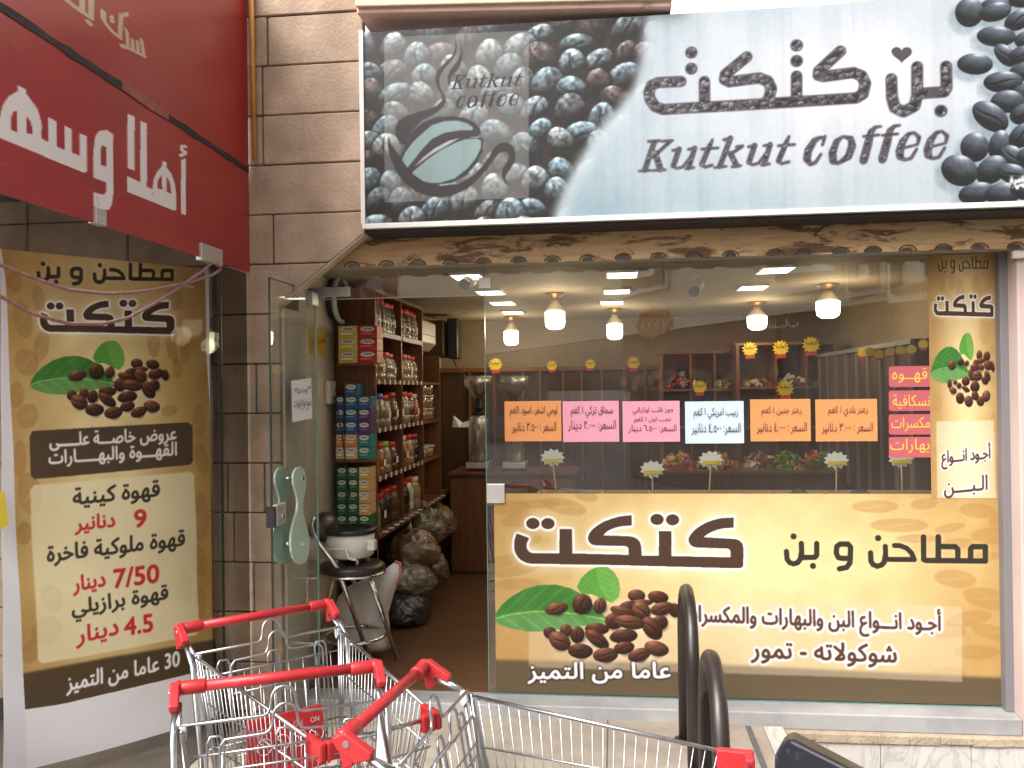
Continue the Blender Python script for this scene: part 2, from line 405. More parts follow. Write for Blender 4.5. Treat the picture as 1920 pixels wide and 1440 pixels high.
class Canvas:
    def __init__(s, plane, u0, u1, v0, v1, nx, ny, ss=2):
        s.pl = plane; s.b = (u0, u1, v0, v1); s.nx, s.ny, s.ss = nx, ny, ss; s.W, s.H = nx * ss, ny * ss
        s.img = np.zeros((s.H, s.W, 3)); s.k = s.W / (u1 - u0)
    def c(s, pts):
        o = []
        for x, y in pts:
            u, v = s.pl.uv(x, y); o.append(((u - s.b[0]) / (s.b[1] - s.b[0]) * s.W, (v - s.b[2]) / (s.b[3] - s.b[2]) * s.H))
        return np.array(o)
    def ppx(s, x, y):
        """canvas pixels per photo pixel near (x,y)"""
        q = s.c([(x - 2, y), (x + 2, y)]); return np.linalg.norm(q[1] - q[0]) / 4
    def sub(s, lo, hi, pad=2):
        x0 = max(0, int(lo[0]) - pad); y0 = max(0, int(lo[1]) - pad); x1 = min(s.W, int(hi[0]) + pad + 1); y1 = min(s.H, int(hi[1]) + pad + 1)
        if x1 <= x0 or y1 <= y0: return None
        return slice(y0, y1), slice(x0, x1), np.arange(x0, x1)[None, :] + .5, np.arange(y0, y1)[:, None] + .5
    def poly(s, mask, P, val=1.0):
        q = s.sub(P.min(0), P.max(0))
        if q is None: return
        sy, sx, X, Y = q; ins = np.zeros((Y.shape[0], X.shape[1]), bool); n = len(P)
        for i in range(n):
            (ax, ay), (bx, by) = P[i], P[(i + 1) % n]
            if ay == by: continue
            rows = (ay > Y[:, 0]) != (by > Y[:, 0])
            if rows.any():
                xc = (bx - ax) * (Y[rows] - ay) / (by - ay) + ax; ins[rows] ^= X < xc
        mask[sy, sx] = np.maximum(mask[sy, sx], ins * val)
    def pxpoly(s, mask, pts): s.poly(mask, s.c(pts))
    def stroke(s, mask, P, r, cap=True):
        rs = r if hasattr(r, '__len__') else [r] * len(P)
        for i in range(len(P) - 1):
            a, b = P[i], P[i + 1]; ra, rb = rs[i], rs[i + 1]; m = max(ra, rb)
            q = s.sub(np.minimum(a, b) - m, np.maximum(a, b) + m)
            if q is None: continue
            sy, sx, X, Y = q; d = b - a; L2 = max(1e-9, d @ d)
            t = np.clip(((X - a[0]) * d[0] + (Y - a[1]) * d[1]) / L2, 0, 1)
            dist = np.hypot(X - a[0] - t * d[0], Y - a[1] - t * d[1])
            mask[sy, sx] = np.maximum(mask[sy, sx], np.clip(ra + (rb - ra) * t - dist + .5, 0, 1))
    def text(s, mask, text, L, Rr, h, bold=0.0, lean=0.0):
        V, T = glyphs(text, bold); P = s.c(text_px(V, L, Rr, h, lean))
        for t in T:
            A = P[t]; q = s.sub(A.min(0), A.max(0), 1)
            if q is None: continue
            sy, sx, X, Y = q; (x0, y0), (x1, y1), (x2, y2) = A
            d = (x1 - x0) * (y2 - y0) - (x2 - x0) * (y1 - y0)
            if abs(d) < 1e-9: continue
            w0 = ((x1 - X) * (y2 - Y) - (x2 - X) * (y1 - Y)) / d; w1 = ((x2 - X) * (y0 - Y) - (x0 - X) * (y2 - Y)) / d
            ins = (w0 >= -.02) & (w1 >= -.02) & (w0 + w1 <= 1.02); mask[sy, sx] = np.maximum(mask[sy, sx], ins)
    def new(s): return np.zeros((s.H, s.W))
    def paint(s, mask, col, a=1.0):
        m = (np.clip(mask, 0, 1) * a)[..., None]; s.img[:] = s.img * (1 - m) + np.asarray(col, float) * m
    def bean(s, c, a, b, ang, col, rng, crease=True, light=(-.35, .75, .55), amb=.35, dark=.35, hi=None, edge=1.0, spec=.5, alpha=1.0, crk=False):
        """a coffee bean of the printed picture; c, a, b in canvas pixels"""
        q = s.sub((c[0] - max(a, b), c[1] - max(a, b)), (c[0] + max(a, b), c[1] + max(a, b)))
        if q is None: return
        sy, sx, X, Y = q; ca, sa = math.cos(ang), math.sin(ang)
        u = ((X - c[0]) * ca + (Y - c[1]) * sa) / a; v = (-(X - c[0]) * sa + (Y - c[1]) * ca) / b
        r2 = u * u + v * v; al = np.clip((1 - np.sqrt(r2)) * min(a, b) / edge + .5, 0, 1) * alpha
        z = np.sqrt(np.clip(1 - r2, 0, 1)); nx = u * ca / 1 - v * sa; ny = u * sa + v * ca
        lx, ly, lz = np.array(light) / np.linalg.norm(light)
        dif = np.clip(nx * lx + ny * ly + z * lz, 0, 1); k = amb + (1 - amb) * dif
        tex = rng.random(4) * 6.28
        k = k * (1 + .09 * np.sin(5 * u + 3 * v + tex[0]) * np.sin(7 * v - 2 * u + tex[1]) + .05 * np.sin(17 * u + 11 * v + tex[2]))
        if crk: k = k * (1 - .45 * np.clip(np.sin(3.1 * u + tex[0]) * np.sin(4.3 * v + tex[1]) + .5 * np.sin(9 * u - 7 * v + tex[2]), 0, 1) ** 2)
        colr = np.asarray(col, float) * k[..., None]
        sp = np.clip(nx * lx + ny * ly + z * lz, 0, 1) ** 14 * spec
        colr = colr + sp[..., None] * np.asarray(hi if hi is not None else (255, 240, 225), float) * .6
        if crease:
            lnv = v - .16 * np.sin(3.0 * u + tex[3] * .1) - .05; w = .085 * (1 - .5 * u * u)
            ck = np.exp(-(lnv / w) ** 2) * np.clip(1.25 - np.abs(u) * 1.1, 0, 1)
            colr = colr * (1 - .8 * ck[..., None]); ck2 = np.exp(-((lnv + 2.2 * w) / w) ** 2) * .25
            colr = colr * (1 + ck2[..., None])
        s.img[sy, sx] = s.img[sy, sx] * (1 - al[..., None]) + np.clip(colr, 0, 255) * al[..., None]
    def build(s, name, material, parent=None, off=0.0, gain=.86, warp=None, label=None):
        im = s.img.reshape(s.ny, s.ss, s.nx, s.ss, 3).mean((1, 3)); ink = lin(np.clip(im, 0, 255)) * gain
        U = np.linspace(s.b[0], s.b[1], s.nx); Vv = np.linspace(s.b[2], s.b[3], s.ny); UU, VV = np.meshgrid(U, Vv)
        O = np.full(UU.shape, off) if warp is None else warp(UU, VV) + off
        P = s.pl.o[None, None] + s.pl.a * UU[..., None] + np.array([0, 0, 1.0]) * VV[..., None] + s.pl.n * O[..., None]
        if parent is not None: P = P - np.array(parent.location)
        me = bpy.data.meshes.new(name); nv = s.nx * s.ny
        i = (np.arange(s.ny - 1)[:, None] * s.nx + np.arange(s.nx - 1)[None, :]).ravel()
        flip = np.dot(np.cross(s.pl.a, (0, 0, 1)), s.pl.n) < 0
        F = np.stack([i, i + 1, i + s.nx + 1, i + s.nx], 1)
        if flip: F = F[:, ::-1]
        me.vertices.add(nv); me.vertices.foreach_set('co', P.reshape(-1).astype(np.float32))
        me.loops.add(F.size); me.loops.foreach_set('vertex_index', F.reshape(-1).astype(np.int32))
        me.polygons.add(len(F)); me.polygons.foreach_set('loop_start', (np.arange(len(F)) * 4).astype(np.int32))
        me.polygons.foreach_set('use_smooth', np.ones(len(F), bool))
        me.update(calc_edges=True)
        at = me.color_attributes.new('ink', 'FLOAT_COLOR', 'POINT')
        at.data.foreach_set('color', np.concatenate([ink.reshape(-1, 3), np.ones((nv, 1))], 1).reshape(-1).astype(np.float32))
        me.materials.append(material)
        o = bpy.data.objects.new(name, me); COL.objects.link(o)
        if parent is not None: o.parent = parent
        if label: o['label'] = label
        return o
def zm(ox, oy, s, pts): return [(ox + x / s, oy + y / s) for x, y in pts]

# ================================================================== THE SETTING
XL, XR, YB, ZC, ZF = -1.75, 2.02, 4.30, 2.36, 0.07     # shop: left wall, right wall, back wall, ceiling, floor
SY = -0.35                                             # face of the stone wall
M_pave = mat('pavement_stone', (.36, .315, .26), .75, noise=.22, nscale=3, bump=.25, bscale=60, col2=(.27, .235, .195), c2scale=1.3)
M_road = mat('asphalt', (.10, .10, .10), .85, noise=.2, nscale=6, bump=.3, bscale=120)
M_marble = None
def marble():
    m = bpy.data.materials.new('white_marble'); m.use_nodes = True; N = m.node_tree.nodes; L = m.node_tree.links; b = N['Principled BSDF']
    tc = N.new('ShaderNodeTexCoord'); mp = N.new('ShaderNodeMapping'); mp.inputs['Rotation'].default_value = (0, .6, .5); mp.inputs['Scale'].default_value = (3.2, 1.2, 1.0)
    L.new(tc.outputs['Object'], mp.inputs[0]); n = N.new('ShaderNodeTexNoise'); n.inputs['Scale'].default_value = 2.4; n.inputs['Detail'].default_value = 9
    n.inputs['Distortion'].default_value = 1.8; L.new(mp.outputs[0], n.inputs['Vector'])
    cr = N.new('ShaderNodeValToRGB'); e = cr.color_ramp.elements; e[0].position = .40; e[0].color = (.56, .535, .49, 1); e[1].position = .62; e[1].color = (.58, .56, .52, 1)
    k = e.new(.515); k.color = (.40, .39, .38, 1); k = e.new(.49); k.color = (.54, .52, .48, 1); k = e.new(.54); k.color = (.52, .50, .47, 1)
    L.new(n.outputs['Fac'], cr.inputs[0]); L.new(cr.outputs[0], b.inputs['Base Color']); b.inputs['Roughness'].default_value = .4
    return m
M_marble = marble()
M_marble2 = mat('grey_marble', (.36, .36, .365), .45, noise=.12, nscale=7, col2=(.28, .28, .29), c2scale=2)

mb = MB(); mb.add([(-900, -900, -.52), (900, -900, -.52), (900, 900, -.52), (-900, 900, -.52)], [(0, 1, 2, 3)])
g = struct(mb.build('ground', M_road))
mb = MB(); mb.box(-7.0, .70, -7.5, -.10, -.51, 0.0)
for k in range(0): pass
pav = struct(mb.build('pavement', M_pave))
# joints scored in the pavement
mb = MB()
for x in (-2.6, -1.75, -.9, -.05): mb.box(x - .003, x + .003, -7.5, -.101, .0005, .0015)
for y in (-.95, -1.8, -2.65): mb.box(-7, .70, y - .003, y + .003, .0016, .0024)
struct(mb.build('pavement_joints', mat('joint_dark', (.09, .08, .07), .9)))

mb = MB(); mb.box(XL - .2, XR + .2, .03, YB + .2, -.5, ZF)
M_lam = wood_mat('laminate_floor', (.095, .046, .022), (.15, .075, .036), 'X', 5, .35, bump=.03)
struct(mb.build('shop_floor', M_lam))

# ---- stone wall: courses of rough faced blocks, chamfered corner over the door
Z0c = 3.296; CH = 0.2487
M_stone = mat('rough_limestone', (.40, .305, .232), .92, noise=.2, nscale=5, bump=.55, bscale=58, col2=(.31, .235, .175), c2scale=1.7)
M_mort = mat('stone_joint', (.12, .095, .07), .95)
M_plast = mat('old_plaster', (.55, .47, .40), .85, noise=.12, nscale=4, col2=(.47, .40, .33), c2scale=2.5, bump=.2, bscale=30)
wall = thing('stone_wall', 'rough beige limestone block wall left of the shop door', 'wall', (-2.2, SY, 0))
edge = [(2.445, -1.21), (2.10, -1.65)]
def xr_at(z):
    if z >= 2.445: return -1.21
    if z <= 2.10: return -1.655
    return -1.655 + (z - 2.10) / .345 * .445
mb = MB(); mb2 = MB(); rr = random.Random(4)
for i in range(-6, 16):
    zt = Z0c - CH * i; zb = zt - CH
    if zt < .02: break
    zb = max(zb, 0.0)
    cuts = [-5.6, -5.1, -4.55, -4.0, -3.5, -3.0]
    off = {0: [-2.35, -1.73], 1: [-2.5, -1.73], 2: [-2.3], 3: [-2.45, -1.68], 4: [-2.3], 5: [-2.5, -2.0], 6: [-2.35, -1.78], 7: [-2.1], 8: [-2.42, -1.93, -1.74]}.get(i, [-2.5 + .2 * (i % 2), -1.9 + .1 * (i % 3)])
    xs = cuts + off
    lim = max(xr_at(zt), xr_at(zb))
    xs = [x for x in xs if x < lim - .08] + [None]
    for a, b in zip(xs[:-1], xs[1:]):
        gp = .003; y = SY - rr.uniform(0, .008)
        bt = xr_at(zt - gp) if b is None else b - gp; bb = xr_at(zb + gp) if b is None else b - gp
        P = [(a + gp, zb + gp), (bb, zb + gp), (bt, zt - gp), (a + gp, zt - gp)]
        if b is None and zb < 2.10 < zt: P = [(a + gp, zb + gp), (xr_at(zb), zb + gp), (xr_at(2.10), 2.10), (bt, zt - gp), (a + gp, zt - gp)]
        if b is None and zb < 2.445 < zt: P = [(a + gp, zb + gp), (bb, zb + gp), (xr_at(2.445), 2.445), (bt, zt - gp), (a + gp, zt - gp)]
        mb.prism(P, lambda p, q, t: (p, t, q), y, SY + .05)
mb.build('block_facing', M_stone, wall, bev=.005, seg=1)
poly = [(-5.7, -.5), (-1.66, -.5), (-1.66, 5.2), (-5.7, 5.2)]
mb2.prism(poly, lambda p, q, t: (p, t, q), SY + .012, -.06)
mb2.prism([(-1.6598, 2.098), (-1.215, 2.443), (-1.215, 5.2), (-1.6598, 5.2)], lambda p, q, t: (p, t, q), SY + .0125, SY + .055)
mb2.build('wall_core', [M_mort], wall)
mb2 = MB(); mb2.prism([(-1.6590, 2.0985), (-1.6590, 2.090), (-1.205, 2.4415), (-1.2149, 2.4425)], lambda p, q, t: (p, t, q), SY + .001, SY + .075); mb2.build('chamfer_edge', mat('pale_edge_strip', (.55, .45, .33), .8, noise=.15), wall)
mb3 = MB()   # plastered reveal beside the door
mb3.box(-1.659, -1.640, SY + .03, -.012, 0.02, 2.085)
mb3.build('plaster_reveal', M_plast, wall, bev=.004)

# ---- shop building
bld = thing('shop_building', 'small single storey shop room with cream walls and brown counters inside', 'building', (0, 1.5, 0))
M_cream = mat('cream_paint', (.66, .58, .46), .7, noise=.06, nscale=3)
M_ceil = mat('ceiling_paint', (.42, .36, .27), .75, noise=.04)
M_pink = mat('pink_render', (.54, .42, .385), .8, noise=.06, nscale=4, bump=.12, bscale=60)
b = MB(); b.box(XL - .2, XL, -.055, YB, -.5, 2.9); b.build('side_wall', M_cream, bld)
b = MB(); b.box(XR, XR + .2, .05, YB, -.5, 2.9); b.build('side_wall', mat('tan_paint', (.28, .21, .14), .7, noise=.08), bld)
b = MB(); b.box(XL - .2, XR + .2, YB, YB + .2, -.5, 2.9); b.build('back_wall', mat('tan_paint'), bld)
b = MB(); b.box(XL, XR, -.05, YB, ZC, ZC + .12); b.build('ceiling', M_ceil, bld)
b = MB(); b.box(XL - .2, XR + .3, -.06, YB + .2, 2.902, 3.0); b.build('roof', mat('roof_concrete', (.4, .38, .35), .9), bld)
b = MB(); b.box(-1.655, 1.93, -.10, -.05, 2.302, 2.90); b.build('lintel', mat('grey_lintel', (.36, .35, .31), .8, noise=.1), bld)
xp = PY(1894, 900, -.06)[0] + .004
b = MB(); b.box(xp, xp + 1.2, -.16, .04, -.5, 2.90); b.build('pier', M_pink, bld, bev=.008)
zt = PY(1905, 485, -.17)[2]
b = MB(); b.box(PY(1897, 485, -.17)[0], xp + 1.2, -.19, -.161, zt, zt + .035); b.build('ledge', mat('white_trim', (.72, .68, .63), .6), bld, bev=.004)
# sill, rough bedding and marble tiles under the window
b = MB(); b.box(-1.640, xp - .002, -.15, .028, -.02, .062); b.build('sill', M_marble2, bld, bev=.006)
M_bed = mat('rough_bedding', (.38, .31, .225), .9, noise=.2, nscale=9, bump=.7, bscale=70, col2=(.30, .24, .17), c2scale=6, c2lo=.5, c2hi=.7)
b = MB(); rb = random.Random(2)
xs = np.linspace(-1.64, xp + 1.2, 34)
for i in range(33):
    b.box(xs[i], xs[i + 1], -.175 - rb.uniform(0, .012), -.1501, -.055 - rb.uniform(0, .012), -.022)
b.box(-1.64, xp + 1.2, -.1499, .02, -.5, -.0201)
b.build('bedding', M_bed, bld, bev=.004)
xa = PY(1425, 1400, -.165)[0]
b = MB(); x = xa + .02
tw = (PY(1820, 1400, -.165)[0] - PY(1650, 1400, -.165)[0])
x1 = PY(1650, 1400, -.165)[0]
for i in range(-2, 4):
    for j in range(2):
        zt_ = -.058 - j * .305
        b.box(x1 + i * tw + .0015, x1 + (i + 1) * tw - .0015, -.171, -.1501, zt_ - .302, zt_)
b.build('marble_tiles', M_marble, bld, bev=.0015)
# marble curb along the edge of the raised pavement
c0 = PZ(1368, 1365, 0)[0]; c1 = PZ(1425, 1357, 0)[0]
b = MB(); b.box(.702, c1 + .10, -7.5, -.18, -.51, .004); st = b.build('kerb', M_marble); struct(st)
xs_ = PZ(1404, 1368, 0)[0]
b = MB(); b.box(xs_ - .013, xs_ + .013, -7.5, -.19, .0045, .007); struct(b.build('kerb_strip', mat('dark_strip', (.10, .10, .105), .8, noise=.2)))

# ---- concrete beam overhead
bm_ = thing('concrete_beam', 'peeling pink painted concrete beam above the left end of the shop sign', 'beam', (-.4, -.35, 3.5))
M_peel = mat('peeling_paint', (.74, .54, .47), .85, noise=.12, nscale=6, col2=(.46, .37, .30), c2scale=7, c2lo=.60, c2hi=.66, bump=.4, bscale=25)
xe = PY(1235, 10, -.45)[0]
b = MB(); b.prism([(-1.21, 3.485), (xe + .06, 3.425), (xe + .06, 3.80), (-1.21, 3.80)], lambda p, q, t: (p, t, q), -.46, -.17); b.build('beam_body', M_peel, bm_, bev=.012)
b = MB(); b.prism([(-1.208, 3.508), (xe + .09, 3.448), (xe + .09, 3.80), (-1.208, 3.80)], lambda p, q, t: (p, t, q), -.485, -.4605); b.build('beam_fascia', mat('cream_fascia', (.60, .49, .38), .8, noise=.12, nscale=5, bump=.2), bm_, bev=.006)

# ---- cloud bank added so the sky beyond the roofs renders white
from mathutils import noise as _nz
V = []; F = []; nx_, nz_ = 90, 30
for j in range(nz_ + 1):
    for i in range(nx_ + 1):
        a = R(-75 + 150 * i / nx_); h = 5 + 230 * j / nz_
        rr0 = 330 + 26 * _nz.fractal(Vector((a * 5, h / 55, 1.0)), 1.0, 2.0, 5) - 35 * (j / nz_)
        V.append((rr0 * math.sin(a), rr0 * math.cos(a), h))
for j in range(nz_):
    for i in range(nx_): F.append((j * (nx_ + 1) + i, j * (nx_ + 1) + i + 1, (j + 1) * (nx_ + 1) + i + 1, (j + 1) * (nx_ + 1) + i))
mb = MB(); mb.add(V, F, 0, True); struct(mb.build('added_clouds', mat('cloud_white', (.93, .93, .93), 1.0, spec=0)))

# ---- neighbour's lobby left of the red pane: unseen roof and side wall added to shade that corner
lob = thing('market_lobby_shade', 'neighbouring market entrance with unseen roof and wall added for shade', 'building', (-3.6, -2, 0))
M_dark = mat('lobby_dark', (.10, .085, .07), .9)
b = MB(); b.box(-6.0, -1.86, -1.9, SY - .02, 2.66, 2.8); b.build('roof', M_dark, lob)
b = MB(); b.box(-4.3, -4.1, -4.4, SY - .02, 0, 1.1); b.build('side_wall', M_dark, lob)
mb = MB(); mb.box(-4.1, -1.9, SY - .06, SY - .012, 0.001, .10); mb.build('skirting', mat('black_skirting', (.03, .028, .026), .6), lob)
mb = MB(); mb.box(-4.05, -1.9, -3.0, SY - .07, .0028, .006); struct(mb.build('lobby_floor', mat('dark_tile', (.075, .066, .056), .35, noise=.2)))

# ================================================================== PRINTED ARTWORK
GLASS = Plane((0, 0), (1, 0))
P_vin = print_mat('printed_vinyl', .45, .35)
KUT = zm(880, 820, 3.692, [(330, 665), (316, 705), (312, 740), (314, 775), (322, 803), (340, 832), (362, 852), (395, 868), (430, 875), (1000, 884), (1860, 907), (1885, 902), (1896, 890),
    (1898, 770), (1890, 735), (1868, 712), (1840, 704), (1800, 701), (1622, 691), (1650, 670), (1680, 655), (1718, 640), (1760, 631), (1830, 626), (1830, 555), (1740, 560), (1690, 572),
    (1640, 590), (1600, 612), (1560, 640), (1530, 675), (1517, 700), (1518, 720), (1530, 745), (1548, 757), (1572, 763), (1785, 771), (1800, 777), (1807, 790), (1807, 830), (1400, 821),
    (1400, 648), (1312, 648), (1312, 820), (1195, 817), (1190, 750), (1180, 720), (1160, 700), (1135, 689), (1100, 684), (928, 679), (950, 655), (980, 638), (1012, 626), (1050, 617),
    (1125, 611), (1125, 540), (1080, 543), (1030, 551), (980, 566), (930, 585), (888, 610), (850, 640), (832, 665), (822, 690), (825, 715), (838, 735), (855, 744), (880, 749),
    (1080, 753), (1095, 759), (1102, 772), (1103, 813), (715, 803), (712, 635), (625, 635), (625, 802), (440, 802), (418, 792), (405, 778), (398, 755), (400, 735), (417, 697)])
KDOT = [zm(880, 820, 3.692, [p])[0] for p in ((442, 597), (546, 598), (1300, 569), (1407, 572))]
KB = (964.5, 965.0, 1394.5, 1066.0)
def q_(x, y): return zm(1400, 820, 3.692, [(x, y)])[0]
MTH = [([(1648, 757), (1648, 856), (1240, 852), (1222, 845), (1221, 690)], 19), ([(1648, 757), (1560, 757), (1546, 772), (1546, 855)], 19),
       ([(1323, 690), (1323, 850)], 20), ([(1323, 755), (1440, 757), (1458, 775), (1458, 853)], 19),
       ([(1020, 749), (1060, 750), (1105, 768), (1138, 800), (1157, 846), (1000, 845), (960, 842), (957, 755)], 18), ([(957, 820), (950, 862), (930, 884), (900, 892), (872, 880), (857, 855), (855, 800)], 19),
       ([(717, 760), (700, 739), (645, 739), (622, 755), (618, 800), (632, 832), (660, 838), (715, 838), (717, 760)], 19), ([(716, 830), (712, 870), (690, 900), (640, 910)], 19),
       ([(483, 735), (483, 815), (470, 830), (380, 832), (377, 735)], 19), ([(377, 800), (370, 842), (350, 868), (322, 876), (295, 866), (278, 842), (274, 790)], 19)]
MDOT = [(907, 698), (457, 890), (323, 686)]
MB_ = (1468.0, 1000.0, 1853.0, 1072.0)
LEAF1 = [(172, 1255), (186, 1215), (225, 1160), (290, 1103), (380, 1052), (480, 1022), (600, 1018), (700, 1042), (780, 1085), (850, 1150), (900, 1200), (955, 1250), (950, 1285), (800, 1302), (650, 1322), (520, 1342), (400, 1342), (280, 1318), (205, 1292)]
RIB1 = [(172, 1255), (300, 1222), (450, 1205), (600, 1207), (760, 1225), (955, 1262)]
LEAF2 = [(745, 1035), (775, 975), (825, 925), (880, 897), (960, 897), (1003, 932), (1035, 985), (1046, 1050), (1035, 1105), (992, 1146), (940, 1125), (850, 1085), (780, 1085)]
RIB2 = [(878, 905), (885, 960), (910, 1040), (950, 1100), (992, 1142)]
BEANS = [(1158, 1095, 60, 42, 0, 0), (1308, 1105, 70, 42, -.1, 0), (1190, 1145, 80, 24, .05, 1), (1420, 1195, 40, 48, .2, 0), (1335, 1185, 82, 44, .25, 1), (1095, 1170, 60, 36, .3, 0), (1190, 1200, 68, 60, -.9, 1),
         (1320, 1280, 55, 48, .3, 1), (1065, 1207, 90, 36, -.25, 1), (1000, 1270, 60, 55, .2, 1), (605, 1185, 82, 42, .2, 1), (783, 1155, 72, 66, .8, 1), (905, 1165, 56, 44, 1.2, 1), (1265, 1320, 88, 58, -.9, 1), (1110, 1278, 105, 46, -.15, 1),
         (560, 1350, 46, 40, 0, 0), (670, 1335, 44, 42, .5, 1), (885, 1325, 84, 40, 0, 0), (1068, 1378, 96, 44, .1, 0), (750, 1365, 58, 48, 1.3, 1), (628, 1402, 82, 52, -.5, 1), (885, 1395, 95, 46, -.6, 1)]
B7 = [(300, 610, 84, 50, -.2, 0), (75, 522, 92, 44, .1, 0), (180, 655, 80, 44, .3, 1), (75, 605, 72, 42, .2, 1)]
B6 = [(1400, 487, 84, 64, -.5, 1), (1555, 560, 94, 54, 0, 1), (1742, 590, 94, 54, .1, 1)]
ART_BEANS = [(*zm(880, 820, 3.692, [(x, y)])[0], a / 3.692, b / 3.692, t, c) for x, y, a, b, t, c in BEANS] + \
            [(*zm(1150, 1050, 3.692, [(x, y)])[0], a / 3.692, b / 3.692, t, c) for x, y, a, b, t, c in B7] + \
            [(*zm(700, 1080, 4, [(x, y)])[0], a / 4, b / 4, t, c) for x, y, a, b, t, c in B6]
AB = (926.5, 1062.0, 1278.0, 1245.0)
def affine(src, dst, skew=0.0):
    """photo-pixel box -> photo-pixel box (skew = px the right edge sits lower than the left one)"""
    sx = (dst[2] - dst[0]) / (src[2] - src[0]); sy = (dst[3] - dst[1]) / (src[3] - src[1])
    return lambda p: (dst[0] + (p[0] - src[0]) * sx, dst[1] + (p[1] - src[1]) * sy + skew * (p[0] - src[0]) / (src[2] - src[0]))
def art_word(cv, dst, skew=0.0, halo=6, glow=22, col=(78, 56, 42)):
    A = affine(KB, dst, skew); m = cv.new(); cv.poly(m, cv.c([A(p) for p in KUT]))
    sx = (dst[2] - dst[0]) / (KB[2] - KB[0]); sy = (dst[3] - dst[1]) / (KB[3] - KB[1])
    for d in KDOT: cv.poly(m, cv.c([A((d[0] + 12.6 * math.cos(t), d[1] + 10.5 * math.sin(t))) for t in np.linspace(0, 6.28, 28)[:-1]]))
    if glow: cv.paint(np.clip(blur(m, glow * cv.ss / 2) * 2.0, 0, 1), (252, 246, 226), .55)
    if halo: cv.paint(np.clip(blur(m, halo * cv.ss / 2) * 7, 0, 1), (255, 255, 252))
    cv.paint(m, col)
def art_mills(cv, dst, skew=0.0, col=(58, 53, 42), wgt=1.0):
    A = affine(MB_, dst, skew); m = cv.new(); k = cv.ppx(*A((1660, 1040)))
    sx = (dst[2] - dst[0]) / (MB_[2] - MB_[0])
    for pts, r in MTH: cv.stroke(m, cv.c([A(q_(*p)) for p in pts]), r / 3.692 * k * sx * wgt)
    for d in MDOT: cv.stroke(m, cv.c([A(q_(*d)), A(q_(d[0] + .5, d[1]))]), 22 / 3.692 * k * sx * wgt)
    cv.paint(np.clip(blur(m, 10) * 1.5, 0, 1), (250, 238, 200), .35); cv.paint(m, col)
def art_leaf(cv, A, leaf, rib, rng, c1, c2):
    m = cv.new(); Lf = cv.c([A(p) for p in zm(880, 820, 3.692, leaf)]); cv.poly(m, Lf)
    Rb = cv.c([A(p) for p in zm(880, 820, 3.692, rib)])
    yy, xx = np.mgrid[0:cv.H, 0:cv.W]
    order = np.argsort(Rb[:, 0]); ry = np.interp(np.arange(cv.W), Rb[order, 0], Rb[order, 1])
    size = Lf[:, 0].max() - Lf[:, 0].min()
    side = 1 / (1 + np.exp(np.clip(-(yy - ry[None, :]) / (size * .012), -50, 50)))       # 1 above the midrib
    n = smooth_noise(cv.H, cv.W, size * .12, rng)
    t = np.clip(side * .75 + (n - .5) * .7, 0, 1)
    colr = np.array(c1, float)[None, None] * (1 - t[..., None]) + np.array(c2, float)[None, None] * t[..., None]
    vein = np.abs(np.sin(((xx - Lf[:, 0].min()) * .9 - np.abs(yy - ry[None, :]) * 1.1) / size * 24)) ** 22
    colr = colr + vein[..., None] * np.array((34, 44, 26)) * .42
    d = np.abs(yy - ry[None, :]); colr = colr + np.exp(-(d / (size * .007)) ** 2)[..., None] * np.array((56, 60, 34))
    a = m[..., None]; cv.img[:] = cv.img * (1 - a) + np.clip(colr, 0, 255) * a
def art_beans(cv, dst, skew=0.0, seed=5):
    A = affine(AB, dst, skew); rng = np.random.default_rng(seed)
    sx = (dst[2] - dst[0]) / (AB[2] - AB[0]); sy = (dst[3] - dst[1]) / (AB[3] - AB[1])
    k = cv.ppx(*A((1100, 1150)))
    m = cv.new()
    for x, y, a, b, t, c in ART_BEANS: cv.stroke(m, cv.c([A((x, y + 3)), A((x + 1, y + 3))]), max(a, b) * .8 * k * sx)
    cv.paint(np.clip(blur(m, 8), 0, 1), (236, 228, 216), .55)
    art_leaf(cv, A, LEAF2, RIB2, rng, (92, 160, 66), (120, 178, 82)); art_leaf(cv, A, LEAF1, RIB1, rng, (104, 158, 92), (52, 118, 42))
    cols = [(122, 74, 54), (108, 62, 44), (134, 84, 60), (96, 58, 44)]
    m = cv.new()
    for x, y, a, b, t, c in ART_BEANS: cv.stroke(m, cv.c([A((x + 2, y + 4)), A((x + 3, y + 4))]), min(a, b) * .9 * k * sx)
    cv.paint(blur(m, 5), (50, 30, 22), .7)
    for i, (x, y, a, b, t, c) in enumerate(ART_BEANS):
        p = cv.c([A((x, y))])[0]
        cv.bean(p, a * k * sx, b * k * (sx if abs(t) > .4 else sy), t, cols[i % 4], rng, bool(c), amb=.42, spec=.35, hi=(230, 190, 165), edge=1.6)
def ghost_bean(cv, px, py, a, b, t, col=(176, 132, 74), al=.42):
    k = cv.ppx(px, py); p = cv.c([(px, py)])[0]; a *= k; b *= k
    q = cv.sub((p[0] - max(a, b), p[1] - max(a, b)), (p[0] + max(a, b), p[1] + max(a, b)))
    if q is None: return
    sy, sx, X, Y = q; u = ((X - p[0]) * math.cos(t) + (Y - p[1]) * math.sin(t)) / a; v = (-(X - p[0]) * math.sin(t) + (Y - p[1]) * math.cos(t)) / b
    m = np.clip((1 - np.hypot(u, v)) * min(a, b) / 2 + .5, 0, 1); cre = np.exp(-((v - .28 * np.sin(2.6 * u)) / .06) ** 2) * np.clip(1.3 - np.abs(u) * 1.2, 0, 1)
    m = m * (1 - .8 * cre) * al
    cv.img[sy, sx] = cv.img[sy, sx] * (1 - m[..., None]) + np.array(col, float) * m[..., None]
